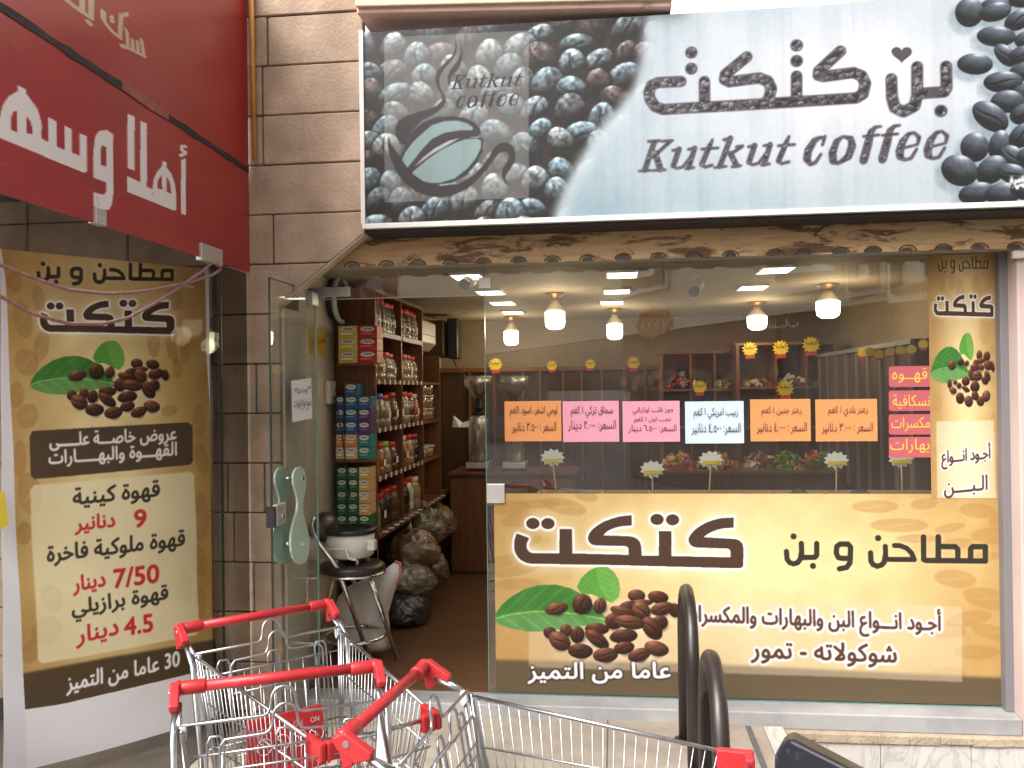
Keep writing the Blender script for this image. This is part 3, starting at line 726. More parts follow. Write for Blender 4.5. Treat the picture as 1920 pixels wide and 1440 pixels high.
def gold_ground(cv, cx, cy, rng, cen=(246, 226, 166), rim=(196, 156, 92), wx=1.0, wy=1.0):
    H, W = cv.H, cv.W; yy, xx = np.mgrid[0:H, 0:W]
    d = np.hypot((xx / W - cx) * wx, (yy / H - cy) * wy); t = np.clip(d * 1.25, 0, 1); t = t * t * (3 - 2 * t)
    n = smooth_noise(H, W, 90, rng, 5); t = np.clip(t + (n - .5) * .35, 0, 1)
    cv.img[:] = np.array(cen, float) * (1 - t[..., None]) + np.array(rim, float) * t[..., None]
    cv.img *= (1 + (rng.random((H, W)) - .5)[..., None] * .05)
def halo_text(cv, text, L, Rr, h, col=(92, 62, 48), bold=.012, ring=5, fat=2.6):
    m = cv.new(); cv.text(m, text, L, Rr, h, .01); m = np.clip(blur(m, 2) * fat, 0, 1); cv.paint(np.clip(blur(m, ring) * 6, 0, 1), (250, 248, 252)); cv.paint(m, col)
def plain_text(cv, text, L, Rr, h, col, bold=.01, shadow=None):
    m = cv.new(); cv.text(m, text, L, Rr, h, .01); m = np.clip(blur(m, 2) * (1.7 + bold * 50), 0, 1)
    if shadow: cv.paint(np.clip(blur(m, 4) * 4, 0, 1), shadow, .85)
    cv.paint(m, col)
def soft_rect(cv, pts, col, al, feather=3):
    m = cv.new(); cv.pxpoly(m, pts); cv.paint(blur(m, feather) if feather else m, col, al)

# ---- banner across the lower window
x0, x1 = GLASS.uv(927, 1000)[0], GLASS.uv(1878, 1000)[0]; zt = GLASS.uv(930, 925)[1]; zb = GLASS.uv(1500, 1312)[1]
rng = np.random.default_rng(11)
cv = Canvas(GLASS, x0, x1, zb, zt, 860, 345)
gold_ground(cv, .52, .62, rng, (250, 230, 172), (184, 142, 78), 1.05, .75)
gr = random.Random(3)
for (px, py, a, b, t) in [(955, 952, 40, 14, 0), (1058, 950, 42, 14, -.2), (1100, 930, 22, 10, -.2), (975, 975, 36, 12, .1), (985, 1010, 30, 16, .1), (960, 1060, 60, 20, .15), (970, 1095, 44, 10, .05), (950, 1250, 44, 14, .1), (1010, 945, 40, 8, 0),
                          (1640, 950, 44, 12, 0), (1732, 945, 26, 10, .1), (1832, 958, 34, 14, -.1), (1685, 985, 55, 13, 0), (1860, 1005, 40, 16, 0), (1780, 990, 30, 8, .2), (1870, 975, 18, 12, .5), (1790, 1085, 40, 17, -.1), (1850, 1122, 46, 20, -.2),
                          (1815, 1160, 44, 14, .2), (1770, 1180, 40, 16, -.1), (1860, 1185, 40, 14, -.2), (1830, 1222, 44, 14, 0), (1775, 1262, 34, 12, .1), (1790, 1020, 36, 10, .1), (1720, 1010, 40, 8, 0), (1845, 1045, 30, 9, .2)]:
    ghost_bean(cv, px, py, a, b, t)
def rows_of(cv, pts):
    m = cv.new(); cv.pxpoly(m, pts); return m
m = rows_of(cv, [(900, 1236), (1300, 1243), (1920, 1272), (1920, 1345), (900, 1330)]); cv.paint(np.clip(blur(m, 5), 0, 1), (98, 84, 64), .95)
soft_rect(cv, [(992, 1124), (1270, 1124), (1560, 1129), (1797, 1137), (1803, 1143), (1803, 1278), (1560, 1268), (992, 1250)], (232, 214, 184), .45, 2)
art_word(cv, KB, 0, 6, 26, (80, 58, 46)); art_mills(cv, MB_)
halo_text(cv, 'أجـود انـــواع البن والبهارات والمكسرات', (1278, 1180), (1763, 1198), 56, bold=.028, ring=6)
halo_text(cv, 'شوكولاته - تمور', (1408, 1242), (1680, 1252), 44, bold=.028, ring=6)
plain_text(cv, '30 عاما من التميز', (990, 1281), (1318, 1279), 39, (252, 250, 252), .018, (40, 34, 28))
art_beans(cv, AB)
wb = cv.build('window_banner', P_vin, None, off=.004, gain=.74)
tag(wb, 'wide gold coffee print across the lower shop window', 'banner')

# ---- narrow strip at the right of the window
x0, x1 = GLASS.uv(1742, 700)[0], GLASS.uv(1874, 700)[0]; zt2 = GLASS.uv(1800, 478)[1]; zb2 = GLASS.uv(1800, 934)[1]
cv = Canvas(GLASS, x0, x1, zb2, zt2, 170, 560)
gold_ground(cv, .5, .35, np.random.default_rng(12), (246, 222, 166), (182, 146, 92), 1.5, .5)
for (px, py, a, b, t) in [(1752, 690, 10, 24, 0), (1765, 520, 8, 26, 0), (1800, 548, 8, 26, .1), (1845, 620, 10, 26, 0), (1862, 700, 9, 22, 0), (1757, 755, 9, 18, 0), (1865, 790, 8, 20, 0), (1752, 860, 8, 22, 0), (1868, 870, 7, 22, 0), (1830, 540, 8, 24, 0), (1785, 525, 7, 20, 0)]:
    ghost_bean(cv, px, py, a, b, t, al=.3)
soft_rect(cv, [(1755, 790), (1862, 788), (1866, 936), (1757, 936)], (250, 240, 215), .5, 2)
art_mills(cv, (1758, 481, 1852, 516), -3, wgt=.85); art_word(cv, (1750, 553, 1862, 596), -1, 3, 14, (84, 62, 46)); art_beans(cv, (1744, 624, 1864, 766))
halo_text(cv, 'أجـود انـــواع', (1765, 880), (1856, 871), 42, bold=.015, ring=4); halo_text(cv, 'الـبــــن', (1770, 934), (1850, 926), 36, bold=.015, ring=4)
tag(cv.build('window_strip', P_vin, None, off=.006, gain=.76), 'tall narrow gold coffee print at the right end of the shop window', 'banner')

# ---- rolled-out banner behind the red pane
def cam_pt(xc, z): p = CAM + _r0 * xc + np.array([-math.sin(YAW), math.cos(YAW), 0]) * z; return p[:2]
pl, pr = cam_pt(-2.11, 3.72), cam_pt(-1.50, 4.33)
BAN = Plane(pl, pr - pl)
u0, u1 = BAN.uv(-2, 600)[0], BAN.uv(402, 900)[0]; vt = BAN.uv(180, 484)[1]; vb = .075
cv = Canvas(BAN, u0, u1, vb, vt, 400, 860)
rng = np.random.default_rng(21)
gold_ground(cv, .45, .6, rng, (242, 224, 168), (178, 140, 80), 1.35, .75)
for (px, py, a, b, t) in [(40, 600, 18, 36, .2), (75, 650, 14, 30, -.2), (48, 680, 22, 26, .4), (30, 740, 14, 26, 0), (50, 780, 20, 24, -.3), (35, 860, 12, 36, 0), (55, 925, 22, 40, .2), (45, 1000, 14, 22, 0), (95, 1120, 18, 28, .5), (85, 1180, 28, 26, -.3), (55, 1220, 16, 22, 0),
                          (290, 645, 12, 24, 0), (325, 655, 10, 26, .2), (350, 660, 10, 22, 0), (335, 690, 10, 18, 0), (318, 770, 16, 10, .2), (375, 790, 12, 30, 0), (380, 860, 12, 28, .2), (378, 970, 14, 40, 0), (375, 1050, 14, 30, .3), (350, 1100, 12, 30, .2), (378, 1130, 12, 26, 0), (25, 530, 14, 20, 0), (70, 560, 12, 24, .1), (330, 560, 14, 20, 0)]:
    ghost_bean(cv, px, py, a, b, t, (146, 104, 56), .33)
soft_rect(cv, [(-30, 1275), (30, 1263), (200, 1230), (420, 1196), (440, 1300), (40, 1340), (-30, 1360)], (82, 66, 46), .97, 4)
m = cv.new(); cv.pxpoly(m, [(-40, 1330), (44, 1328), (110, 1318), (405, 1250), (450, 1240), (450, 1600), (-40, 1600)]); cv.paint(m, (238, 236, 244))
m = cv.new(); cv.pxpoly(m, [(-60, 420), (-2, 440), (8, 520), (45, 1328), (50, 1460), (-60, 1460)]); cv.paint(m, (226, 226, 236))
m = cv.new(); cv.pxpoly(m, [(384, 440), (390, 640), (403, 1000), (410, 1250), (480, 1250), (480, 440)]); cv.paint(m, (240, 240, 246))
soft_rect(cv, [(53, 820), (58, 808), (352, 792), (362, 798), (364, 866), (358, 872), (62, 898), (55, 890)], (84, 68, 52), 1, 1)
soft_rect(cv, [(55, 918), (62, 909), (358, 885), (366, 890), (375, 1180), (368, 1190), (78, 1242), (69, 1236)], (248, 242, 210), .72, 2)
plain_text(cv, 'عروض خاصـــة علـــــى', (91, 845), (332, 832), 33, (245, 240, 240), .014)
plain_text(cv, 'القهـــوة والبهـــــارات', (89, 877), (333, 861), 32, (245, 240, 240), .014)
plain_text(cv, 'قهوة كينية', (135, 955), (299, 939), 40, (62, 58, 50), .016)
plain_text(cv, '9', (251, 989), (273, 988), 33, (214, 58, 58), .03); plain_text(cv, 'دنانير', (140, 1003), (214, 995), 35, (214, 58, 58), .018)
plain_text(cv, 'قهوة ملوكية فاخرة', (88, 1062), (347, 1032), 40, (62, 58, 50), .016)
plain_text(cv, '7/50', (213, 1102), (299, 1092), 34, (208, 52, 62), .03); plain_text(cv, 'دينار', (135, 1116), (196, 1106), 36, (208, 52, 62), .018)
plain_text(cv, 'قهوة برازيلي', (132, 1165), (316, 1138), 42, (62, 58, 50), .016)
plain_text(cv, '4.5', (230, 1190), (284, 1182), 32, (208, 52, 62), .03); plain_text(cv, 'دينار', (140, 1214), (218, 1196), 40, (208, 52, 62), .018)
plain_text(cv, '30 عاما من التميز', (122, 1302), (334, 1256), 38, (246, 244, 250), .018)
art_mills(cv, (67, 492, 329, 536), 0); art_word(cv, (72, 564, 331, 629), -2, 5, 22, (78, 56, 46))
art_beans(cv, (54, 642, 320, 792), -6)
bw, bh = u1 - u0, vt - vb
def ban_warp(U, V):
    s = (U - u0) / bw; t = (V - vb) / bh
    return .018 * np.sin(s * 3.1 + t * 2) + .012 * np.sin(t * 9 + s * 2) * (1 - t) + .05 * np.clip(.12 - t, 0, 1) * 4 * (s - .3) + .006 * np.sin(t * 23 + s * 5)
tag(cv.build('price_banner', print_mat('printed_canvas', .5, .25, .12), None, off=0, gain=1.0, warp=ban_warp), 'tall gold coffee price banner with wide white margins beside the door', 'banner')

# ================================================================== BIG SHOP SIGN
SG = Plane((0, -.42), (1, 0))
sx0, sx1 = SG.uv(684, 240)[0], 2.12; sz0, sz1 = SG.uv(684, 420)[1], 3.405
sign = thing('shop_sign', 'large blue grey coffee bean sign with bilingual lettering above the shop window', 'sign', (.4, -.42, 2.45))
cv = Canvas(SG, sx0, sx1, sz0, sz1, 1040, 292)
rng = np.random.default_rng(7)
H, W = cv.H, cv.W
yy, xx = np.mgrid[0:H, 0:W]; fx, fy = xx / W, yy / H
n = smooth_noise(H, W, 160, rng, 5); n2 = smooth_noise(H, W, 6, rng, 2)
t = np.clip(1.7 * np.hypot((fx - .70) * 1.15, (fy - .62) * .62) + (n - .5) * .35, 0, 1)
base = np.array((222, 224, 233.)) * (1 - t[..., None]) + np.array((146, 172, 184.)) * t[..., None]
warm = np.clip(.35 - fy, 0, 1)[..., None] * np.clip((fx - .45) * 2, 0, 1)[..., None]
base = base * (1 - warm * .5) + np.array((196, 192, 176.)) * warm * .5
cv.img[:] = base * (1 + (n2 - .5)[..., None] * .05)
# packed beans on the left (printed photograph)
bv = Canvas(SG, sx0, sx1, sz0, sz1, 1040, 292); bv.img[:] = np.array((30, 24, 26.))
k = bv.ppx(1000, 240); pr_ = random.Random(9); spots = []
for _ in range(5000):
    px, py = pr_.uniform(676, 1235), pr_.uniform(20, 440)
    if all((px - a) ** 2 + ((py - b) * 1.1) ** 2 > (37 + (px - 680) * .012) ** 2 for a, b in spots): spots.append((px, py))
spots.sort(key=lambda p: p[1])
tones = [(150, 184, 200), (168, 192, 204), (136, 162, 176), (128, 140, 148), (184, 202, 210), (112, 98, 98)]
for px, py in spots:
    c = bv.c([(px, py)])[0]; ang = pr_.choice([1.4, 1.2, 1.8, .9, .3, 2.3, 1.55]) + pr_.uniform(-.3, .3)
    a = pr_.uniform(28, 38); b_ = a * pr_.uniform(.66, .86)
    bv.bean((c[0], c[1] - 4 * k), (a + 5) * k, (b_ + 5) * k, ang, (22, 16, 17), rng, False, amb=1, spec=0, edge=6, alpha=.9)
    bv.bean(c, a * k, b_ * k, ang, pr_.choice(tones), rng, pr_.random() < .42, light=(-.15, .95, .30), amb=.08, spec=.6, hi=(205, 232, 245), edge=2, crk=True)
rough = smooth_noise(H, W, 10, rng, 3); bv.img *= np.clip(.25 + rough * 1.5, .3, 1.4)[..., None]; bv.img[:] = np.stack([blur(bv.img[..., q], 1) for q in range(3)], -1) * .94 + 12
m = cv.new(); cv.pxpoly(m, [(600, -60), (1218, -60), (1213, 90), (1196, 165), (1165, 205), (1128, 242), (1098, 290), (1068, 340), (1048, 385), (1036, 460), (600, 460)])
cv.paint(np.clip(blur(m, 26), 0, 1) * (1 - m), (196, 214, 224), .5)
mm = np.clip(blur(m, 26) * 1.15 - .05, 0, 1)[..., None]; cv.img[:] = cv.img * (1 - mm) + bv.img * mm
# printed sacking edge
sk = cv.new(); cv.stroke(sk, cv.c([(1222, 20), (1216, 95), (1200, 168), (1168, 210), (1132, 248), (1103, 295), (1074, 345), (1054, 390), (1042, 450)]), 10 * k)
cv.paint(blur(sk, 14), (206, 222, 230), .75)
# translucent panel behind the emblem
m = cv.new(); cv.pxpoly(m, [(721, 71), (992, 58), (992, 371), (722, 379)]); cv.paint(m, (172, 175, 174), .46)
D = (44, 40, 44); T = (132, 158, 160)
def zp(pts): return cv.c(zm(660, 0, 3, pts))
def fillz(pts, col, al=1.0):
    m = cv.new(); cv.poly(m, zp(pts)); cv.paint(blur(m, 1), col, al)
fillz([(585, 260), (612, 255), (615, 320), (585, 385), (548, 420), (540, 470), (545, 500), (525, 545), (548, 590), (520, 630), (470, 655), (400, 690), (330, 760), (300, 810), (270, 790), (262, 740), (290, 690), (400, 640), (490, 600), (520, 560), (500, 500), (492, 440), (520, 390), (570, 335)], (104, 104, 106), .8)
fillz([(583, 212), (592, 262), (588, 300), (570, 335), (530, 378), (503, 415), (492, 450), (497, 495), (520, 535), (530, 570), (518, 600), (470, 640), (400, 676), (345, 730), (318, 790), (330, 812), (300, 818), (270, 803), (250, 765), (244, 725), (262, 682), (305, 655), (370, 632), (440, 614), (485, 592), (512, 562), (505, 530), (480, 490), (470, 445), (482, 402), (520, 360), (565, 318), (582, 280)], D)
fillz([(611, 255), (622, 298), (620, 345), (596, 395), (562, 432), (552, 462), (556, 490), (541, 470), (540, 432), (558, 392), (598, 340), (612, 300)], D)
fillz([(318, 790), (345, 735), (400, 690), (470, 662), (520, 650), (440, 700), (400, 740), (360, 790), (335, 830)], D)
fillz([(430, 690), (500, 662), (570, 654), (640, 664), (690, 690), (722, 728), (727, 748), (705, 768), (650, 775), (741, 776), (736, 850), (702, 920), (645, 985), (560, 1028), (470, 1042), (400, 1040), (330, 1000), (290, 958), (268, 930), (275, 875), (310, 805), (370, 738)], D)
fillz([(380, 765), (448, 706), (520, 682), (590, 678), (648, 693), (684, 718), (678, 732), (600, 735), (520, 748), (452, 782), (400, 838), (350, 900), (312, 946), (280, 950), (274, 920), (300, 858), (340, 805)], T)
fillz([(585, 802), (640, 783), (700, 779), (728, 790), (727, 832), (700, 888), (650, 950), (580, 1003), (500, 1028), (420, 1031), (352, 1018), (330, 990), (348, 962), (420, 900), (500, 845)], T)
fillz([(350, 940), (400, 886), (470, 832), (545, 792), (610, 776), (530, 822), (450, 868)], (168, 172, 182))
fillz([(206, 766), (222, 815), (262, 868), (300, 925), (340, 975), (400, 1018), (500, 1044), (600, 1034), (680, 990), (735, 935), (775, 880), (798, 835), (830, 806), (870, 802), (905, 820), (921, 862), (915, 910), (888, 955), (864, 990), (864, 1012), (887, 1045), (860, 1026), (842, 985), (848, 948), (878, 905), (885, 872), (866, 852), (836, 856), (802, 892), (762, 952), (702, 1016), (642, 1066), (562, 1100), (500, 1111), (430, 1101), (360, 1076), (300, 1030), (250, 962), (216, 882), (205, 822)], D)
# lettering filled with small printed beans
tv = Canvas(SG, sx0, sx1, sz0, sz1, 1040, 292); tv.img[:] = np.array((78, 75, 84.))
for _ in range(2600):
    px, py = pr_.uniform(1195, 1790), pr_.uniform(70, 330); c = tv.c([(px, py)])[0]; a = pr_.uniform(5, 9) if py < 225 else pr_.uniform(3, 5)
    tv.bean(c, a * k, a * .7 * k, pr_.uniform(0, 3.1), pr_.choice([(140, 140, 148), (112, 110, 118), (92, 88, 96), (150, 152, 160)]), rng, True, amb=.3, spec=.15, hi=(255, 255, 255), edge=1.5)
def inked(mask):
    cv.paint(np.clip(blur(mask, 2) * 2.4, 0, 1), (84, 79, 88), .95)
    mk = np.clip(mask - .0, 0, 1); inner = np.clip(blur(mk, 2) * 2.2 - 1.25, 0, 1)[..., None]
    cv.img[:] = cv.img * (1 - inner) + tv.img * inner
def z3(pts): return zm(1280, 0, 3, pts)
AR = [[(886, 290), (765, 400), (762, 425), (790, 432), (960, 410), (1005, 428), (1026, 470), (1012, 530), (975, 552), (820, 562), (660, 572), (500, 582), (300, 594), (150, 602), (0, 610), (-110, 617), (-155, 600), (-183, 560), (-190, 520), (-175, 482), (-140, 466), (-10, 460)],
      [(640, 430), (640, 565)], [(360, 322), (240, 420), (235, 448), (262, 462), (430, 440), (478, 458), (498, 500), (484, 555), (465, 580)], [(122, 460), (124, 590)],
      [(1480, 375), (1482, 495), (1468, 518), (1330, 527)], [(1317, 378), (1317, 540), (1302, 598), (1240, 630), (1190, 605), (1175, 545), (1172, 445)]]
m = cv.new()
for pts in AR: cv.stroke(m, cv.c(z3(pts)), 9.2 * k)
for d in ((640, 258), (640, 345), (48, 298), (48, 388), (1450, 625)): cv.stroke(m, cv.c(z3([d, (d[0] + 1, d[1])])), 10 * k)
inked(m)
m = cv.new(); hp = [(1230 + 58 * (math.sin(a) ** 3), 305 - 3.2 * (13 * math.cos(a) - 5 * math.cos(2 * a) - 2 * math.cos(3 * a) - math.cos(4 * a))) for a in np.linspace(0, 6.28, 50)[:-1]]
cv.poly(m, cv.c(z3(hp))); cv.paint(m, (78, 74, 82))
def za(pts): return zm(1180, 60, 5.144, pts)
def zb_(pts): return zm(1480, 220, 6, pts)
def U_(dx, dy): return [([(480 + dx, 1130 + dy), (425 + dx, 1290 + dy)], 21), ([(420 + dx, 1142 + dy), (480 + dx, 1133 + dy)], 10), ([(425 + dx, 1290 + dy), (455 + dx, 1316 + dy), (515 + dx, 1302 + dy), (600 + dx, 1190 + dy)], 9), ([(630 + dx, 1120 + dy), (572 + dx, 1308 + dy)], 20), ([(568 + dx, 1132 + dy), (635 + dx, 1122 + dy)], 9), ([(545 + dx, 1318 + dy), (622 + dx, 1306 + dy)], 9)]
def T_(dx, dy): return [([(803 + dx, 1036 + dy), (770 + dx, 1110 + dy), (700 + dx, 1275 + dy)], [7, 20, 21]), ([(698 + dx, 1130 + dy), (855 + dx, 1118 + dy)], 9), ([(700 + dx, 1280 + dy), (728 + dx, 1303 + dy), (800 + dx, 1284 + dy)], 10)]
KUTL = [([(240, 1065), (150, 1330)], 22), ([(185, 1056), (295, 1050)], 10), ([(95, 1340), (205, 1334)], 8), ([(395, 1056), (230, 1205)], 13), ([(320, 1055), (418, 1047)], 9), ([(250, 1170), (300, 1322)], 26), ([(226, 1335), (348, 1328)], 8)] + U_(0, 0) + T_(0, 0) + \
       [([(975, 1024), (872, 1295)], 21), ([(912, 1040), (985, 1022)], 11), ([(822, 1308), (935, 1295)], 8), ([(1088, 1104), (965, 1185)], 11), ([(1030, 1107), (1095, 1098)], 9), ([(975, 1172), (1032, 1285)], 22), ([(990, 1300), (1073, 1288)], 9)] + U_(728, -35) + T_(738, -33)
def E_(dx, dy): return ([(1280 + dx, 345 + dy), (1440 + dx, 305 + dy), (1455 + dx, 225 + dy), (1400 + dx, 172 + dy), (1335 + dx, 190 + dy), (1270 + dx, 275 + dy), (1237 + dx, 380 + dy), (1242 + dx, 440 + dy), (1290 + dx, 480 + dy), (1365 + dx, 462 + dy), (1430 + dx, 355 + dy)], [9, 9, 18, 10, 16, 32, 38, 34, 12, 13, 10])
def FF_(dx, dy): return [([(1030 + dx, 103 + dy), (965 + dx, 112 + dy), (915 + dx, 165 + dy), (885 + dx, 290 + dy), (835 + dx, 470 + dy), (830 + dx, 488 + dy)], [8, 14, 28, 38, 40, 36]), ([(830 + dx, 215 + dy), (1005 + dx, 198 + dy)], 10)]
COFL = [([(390, 235), (340, 228), (280, 262), (212, 370), (195, 465), (230, 527), (290, 510), (355, 412)], [14, 14, 27, 36, 36, 18, 15, 9]), ([(400, 213), (370, 312)], 11),
        ([(600, 215), (530, 270), (482, 400), (490, 490), (545, 520)], [9, 26, 36, 34, 11]), ([(600, 215), (690, 240), (703, 320), (662, 440), (545, 520)], [9, 26, 36, 34, 11])] + FF_(0, 0) + FF_(212, -12) + [E_(0, 0), E_(315, -15)]
m = cv.new()
for pts, r in KUTL: cv.stroke(m, cv.c(za(pts)), (np.array(r) if hasattr(r, '__len__') else r) / 5.144 * k if not hasattr(r, '__len__') else list(np.array(r) / 5.144 * k))
for pts, r in COFL: cv.stroke(m, cv.c(zb_(pts)), r / 6 * k if not hasattr(r, '__len__') else list(np.array(r) / 6 * k))
inked(m)
m = cv.new(); A1 = affine((1198, 254, 1490, 320), (846, 137, 981, 167)); A2 = affine((1507, 233, 1777.5, 311), (855, 170, 974, 204))
for pts, r in KUTL: cv.stroke(m, cv.c([A1(p) for p in za(pts)]), list(np.array(r if hasattr(r, '__len__') else [r] * len(pts)) / 5.144 * k * .5))
for pts, r in COFL: cv.stroke(m, cv.c([A2(p) for p in zb_(pts)]), list(np.array(r if hasattr(r, '__len__') else [r] * len(pts)) / 6 * k * .46))
cv.paint(m, (40, 36, 40))
# loose printed beans at the right end
RB = [(1760, 35, 80, 42, 0, 0), (1920, -10, 80, 50, .2, 0), (1610, 72, 72, 78, 0, 0), (1755, 70, 82, 50, .2, 0), (1885, 115, 75, 50, .5, 1), (1762, 207, 98, 54, -.1, 0), (1930, 225, 60, 45, .2, 0), (1642, 362, 90, 56, -.1, 0), (1812, 312, 72, 42, -.9, 1), (1920, 310, 80, 50, .2, 1),
      (1930, 400, 90, 50, .2, 0), (1800, 462, 98, 56, 0, 1), (1930, 520, 70, 50, .2, 0), (1825, 572, 85, 60, 0, 0), (1925, 640, 80, 55, .3, 1), (1728, 656, 104, 66, -.7, 1), (1910, 760, 85, 55, .7, 1), (1775, 815, 80, 50, 1.3, 0), (1640, 828, 72, 78, 0, 0), (1860, 890, 80, 55, -.9, 1), (1945, 880, 60, 50, 0, 0),
      (1735, 955, 88, 66, .7, 0), (1555, 958, 96, 80, -.5, 0), (1860, 980, 90, 52, -.4, 1), (1650, 1085, 92, 56, .2, 0), (1800, 1090, 90, 60, .1, 0), (1930, 1060, 80, 60, 0, 0)]
for x, y, a, b_, tt, c in RB + [(2050, 100 + 90 * i, 90, 60, i, i % 2) for i in range(12)] + [(2160, 140 + 90 * i, 90, 60, i * 2, i % 2) for i in range(12)]:
    p = cv.c(z3([(x, y)]))[0]
    cv.bean((p[0] - 9 * k, p[1] - 10 * k), a / 3 * k * 1.05, b_ / 3 * k * 1.1, tt, (120, 140, 152), rng, False, amb=1, spec=0, edge=10 * k, alpha=.55)
for x, y, a, b_, tt, c in RB + [(2050, 100 + 90 * i, 90, 60, i, i % 2) for i in range(12)] + [(2160, 140 + 90 * i, 90, 60, i * 2, i % 2) for i in range(12)]:
    p = cv.c(z3([(x, y)]))[0]
    cv.bean(p, a / 3 * k, b_ / 3 * k, tt, (98, 108, 122), rng, bool(c), light=(.25, .85, .42), amb=.32, spec=.75, hi=(235, 245, 252), edge=2)
plain_text(cv, 'العامرة', (1893, 346), (1935, 343), 16, (226, 230, 236), .02); plain_text(cv, '٠٧٩٥', (1896, 355), (1932, 352), 9, (226, 230, 236), .02)
streak = smooth_noise(1, W, 22, rng, 2) - .5
cv.img *= (1 - np.clip(streak, 0, 1) * .10)[..., None]
cv.build('sign_face', print_mat('sign_print', .38, .4), sign, off=.002, gain=.72)
M_alu = mat('white_aluminium', (.66, .65, .62), .45, noise=.06, nscale=3)
mb = MB(); mb.box(sx0 - .0, sx1, -.418, -.24, sz0, sz1); mb.build('sign_case', mat('black_case', (.03, .028, .026), .6, noise=.3), sign)
mb = MB(); zf = SG.uv(680, 430)[1]
mb.box(sx0 - .016, sx1, -.432, -.235, zf, sz0 - .0005); mb.box(sx0 - .022, sx0 - .0005, -.432, -.235, sz0 - .0004, sz1 + .01); mb.build('sign_frame', M_alu, sign, bev=.002)
mb = MB(); mb.box(sx0 - .012, sx1, -.405, -.22, zf - .016, zf - .0005); mb.build('sign_underside', mat('dark_steel', (.022, .02, .018), .7), sign)
for i, xx_ in enumerate((1050, 1160, 985, 1180)):
    q = SG.uv(xx_, 50)[0]; mb = MB(); z = sz1
    mb.tube([(q, -.36, z - .01), (q + .01, -.37, z + .025), (q + .03, -.36, z + .03), (q + .035, -.35, z + .008)], .002, 6)
    mb.build('tie_wire', mat('dark_steel'), sign)

# ================================================================== SCORCHED BOARD WITH SCALLOPED EDGE
M_scorch = wood_mat('scorched_pine', (.47, .30, .15), (.62, .44, .25), 'X', 6, .45, burn=(.075, .028, .014))
wz0, wz1 = 2.294, 2.47
xsx = [PY(x, 490, -.2)[0] for x in (600, 662, 726, 785, 846, 907, 973, 1037, 1102, 1168, 1235, 1301, 1369, 1453, 1507, 1575, 1635, 1700, 1767, 1835, 1903)]
poly = [(-1.75, wz0)]; rs_ = random.Random(8)
for x in xsx[0:]:
    rw, rh = .036 + rs_.uniform(-.005, .005), .024 + rs_.uniform(-.004, .003)
    for a in np.linspace(math.pi, 0, 9): poly.append((x + rw * math.cos(a), wz0 + rh * math.sin(a)))
poly += [(2.12, wz0), (2.12, wz1), (-1.75, wz1)]
fb = thing('scalloped_board', 'scorched pine fascia board with a scalloped lower edge under the shop sign', 'board', (0, -.2, wz0))
mb = MB(); mb.prism(poly, lambda p, q, t: (p, t, q), -.215, -.19); mb.build('board', M_scorch, fb)
for x in xsx:
    mb = MB(); mb.tube([(x + .04 * math.cos(a), -.2155, wz0 + .028 * math.sin(a)) for a in np.linspace(math.pi - .1, .1, 10)], .0035, 6); mb.build('scorched_rim', mat('char', (.11, .045, .02), .7), fb)
mb = MB(); mb.box(-1.655, 1.93, -.16, -.12, 2.2965, 2.45); mb.build('grey_backing', mat('grey_lintel'), fb)

# ================================================================== GLASS FRONT
M_glass = glass_mat('clear_glass', (.90, .93, .90), 2.0, milky=.018, dust_haze=.05, mcol=(.45, .42, .38))  # diffuse film paints a haze over the dark interior
M_glass2 = glass_mat('door_glass', (.82, .88, .85), 1.45, milky=.02, dust_haze=.06, mcol=(.5, .55, .5))
M_gedge = mat('glass_edge', (.13, .27, .23), .2, spec=.6)
M_satin = mat('satin_aluminium', (.62, .61, .59), .35, metal=.6, noise=.05, nscale=20)
front = thing('glass_front', 'frameless fixed shop window with transom pane and metal patch fittings', 'window', (.6, 0, .07))
gx0, gx1 = PY(913, 900, 0)[0], PY(1874, 900, 0)[0]; gz1 = 2.31
def pane(mb, x0, x1, z0, z1, y=.004): mb.add([(x0, y, z0), (x1, y, z0), (x1, y, z1), (x0, y, z1)], [(0, 1, 2, 3)])
mb = MB(); pane(mb, gx0, gx1, .068, gz1); mb.build('window_pane', M_glass, front)
mb = MB(); mb.box(gx0 - .004, gx0 - .0005, -.002, .010, .068, gz1); mb.box(gx0, gx1, -.002, .010, .063, .0675); mb.build('pane_edge', M_gedge, front)
tz = PY(911, 553, 0)[2]; txm = PY(747, 540, 0)[0]
mb = MB(); pane(mb, -1.64, gx0 - .006, tz, gz1); mb.build('transom_pane', M_glass, front)
mb = MB(); mb.box(-1.64, gx0 - .006, -.002, .010, tz - .005, tz - .0005); mb.box(txm - .003, txm + .003, -.003, .0015, tz, gz1); mb.build('transom_edge', mat('pale_edge', (.42, .42, .36), .3), front)
def pxbox(mb, a, b, y0, y1):
    p, q = PY(*a, 0), PY(*b, 0); mb.box(p[0], q[0], y0, y1, q[2], p[2])
for a, b in (((898, 521), (921, 541)), ((913, 907), (947, 943)), ((580, 540), (657, 556))):
    mb = MB(); pxbox(mb, a, b, -.016, -.0025); mb.build('patch_fitting', M_satin, front, bev=.002)
mb = MB(); mb.box(PY(1875, 900, -.03)[0], PY(1893, 900, -.03)[0], -.06, .03, .063, 2.31); mb.build('side_post', mat('grey_post', (.17, .165, .175), .5), front, bev=.003)

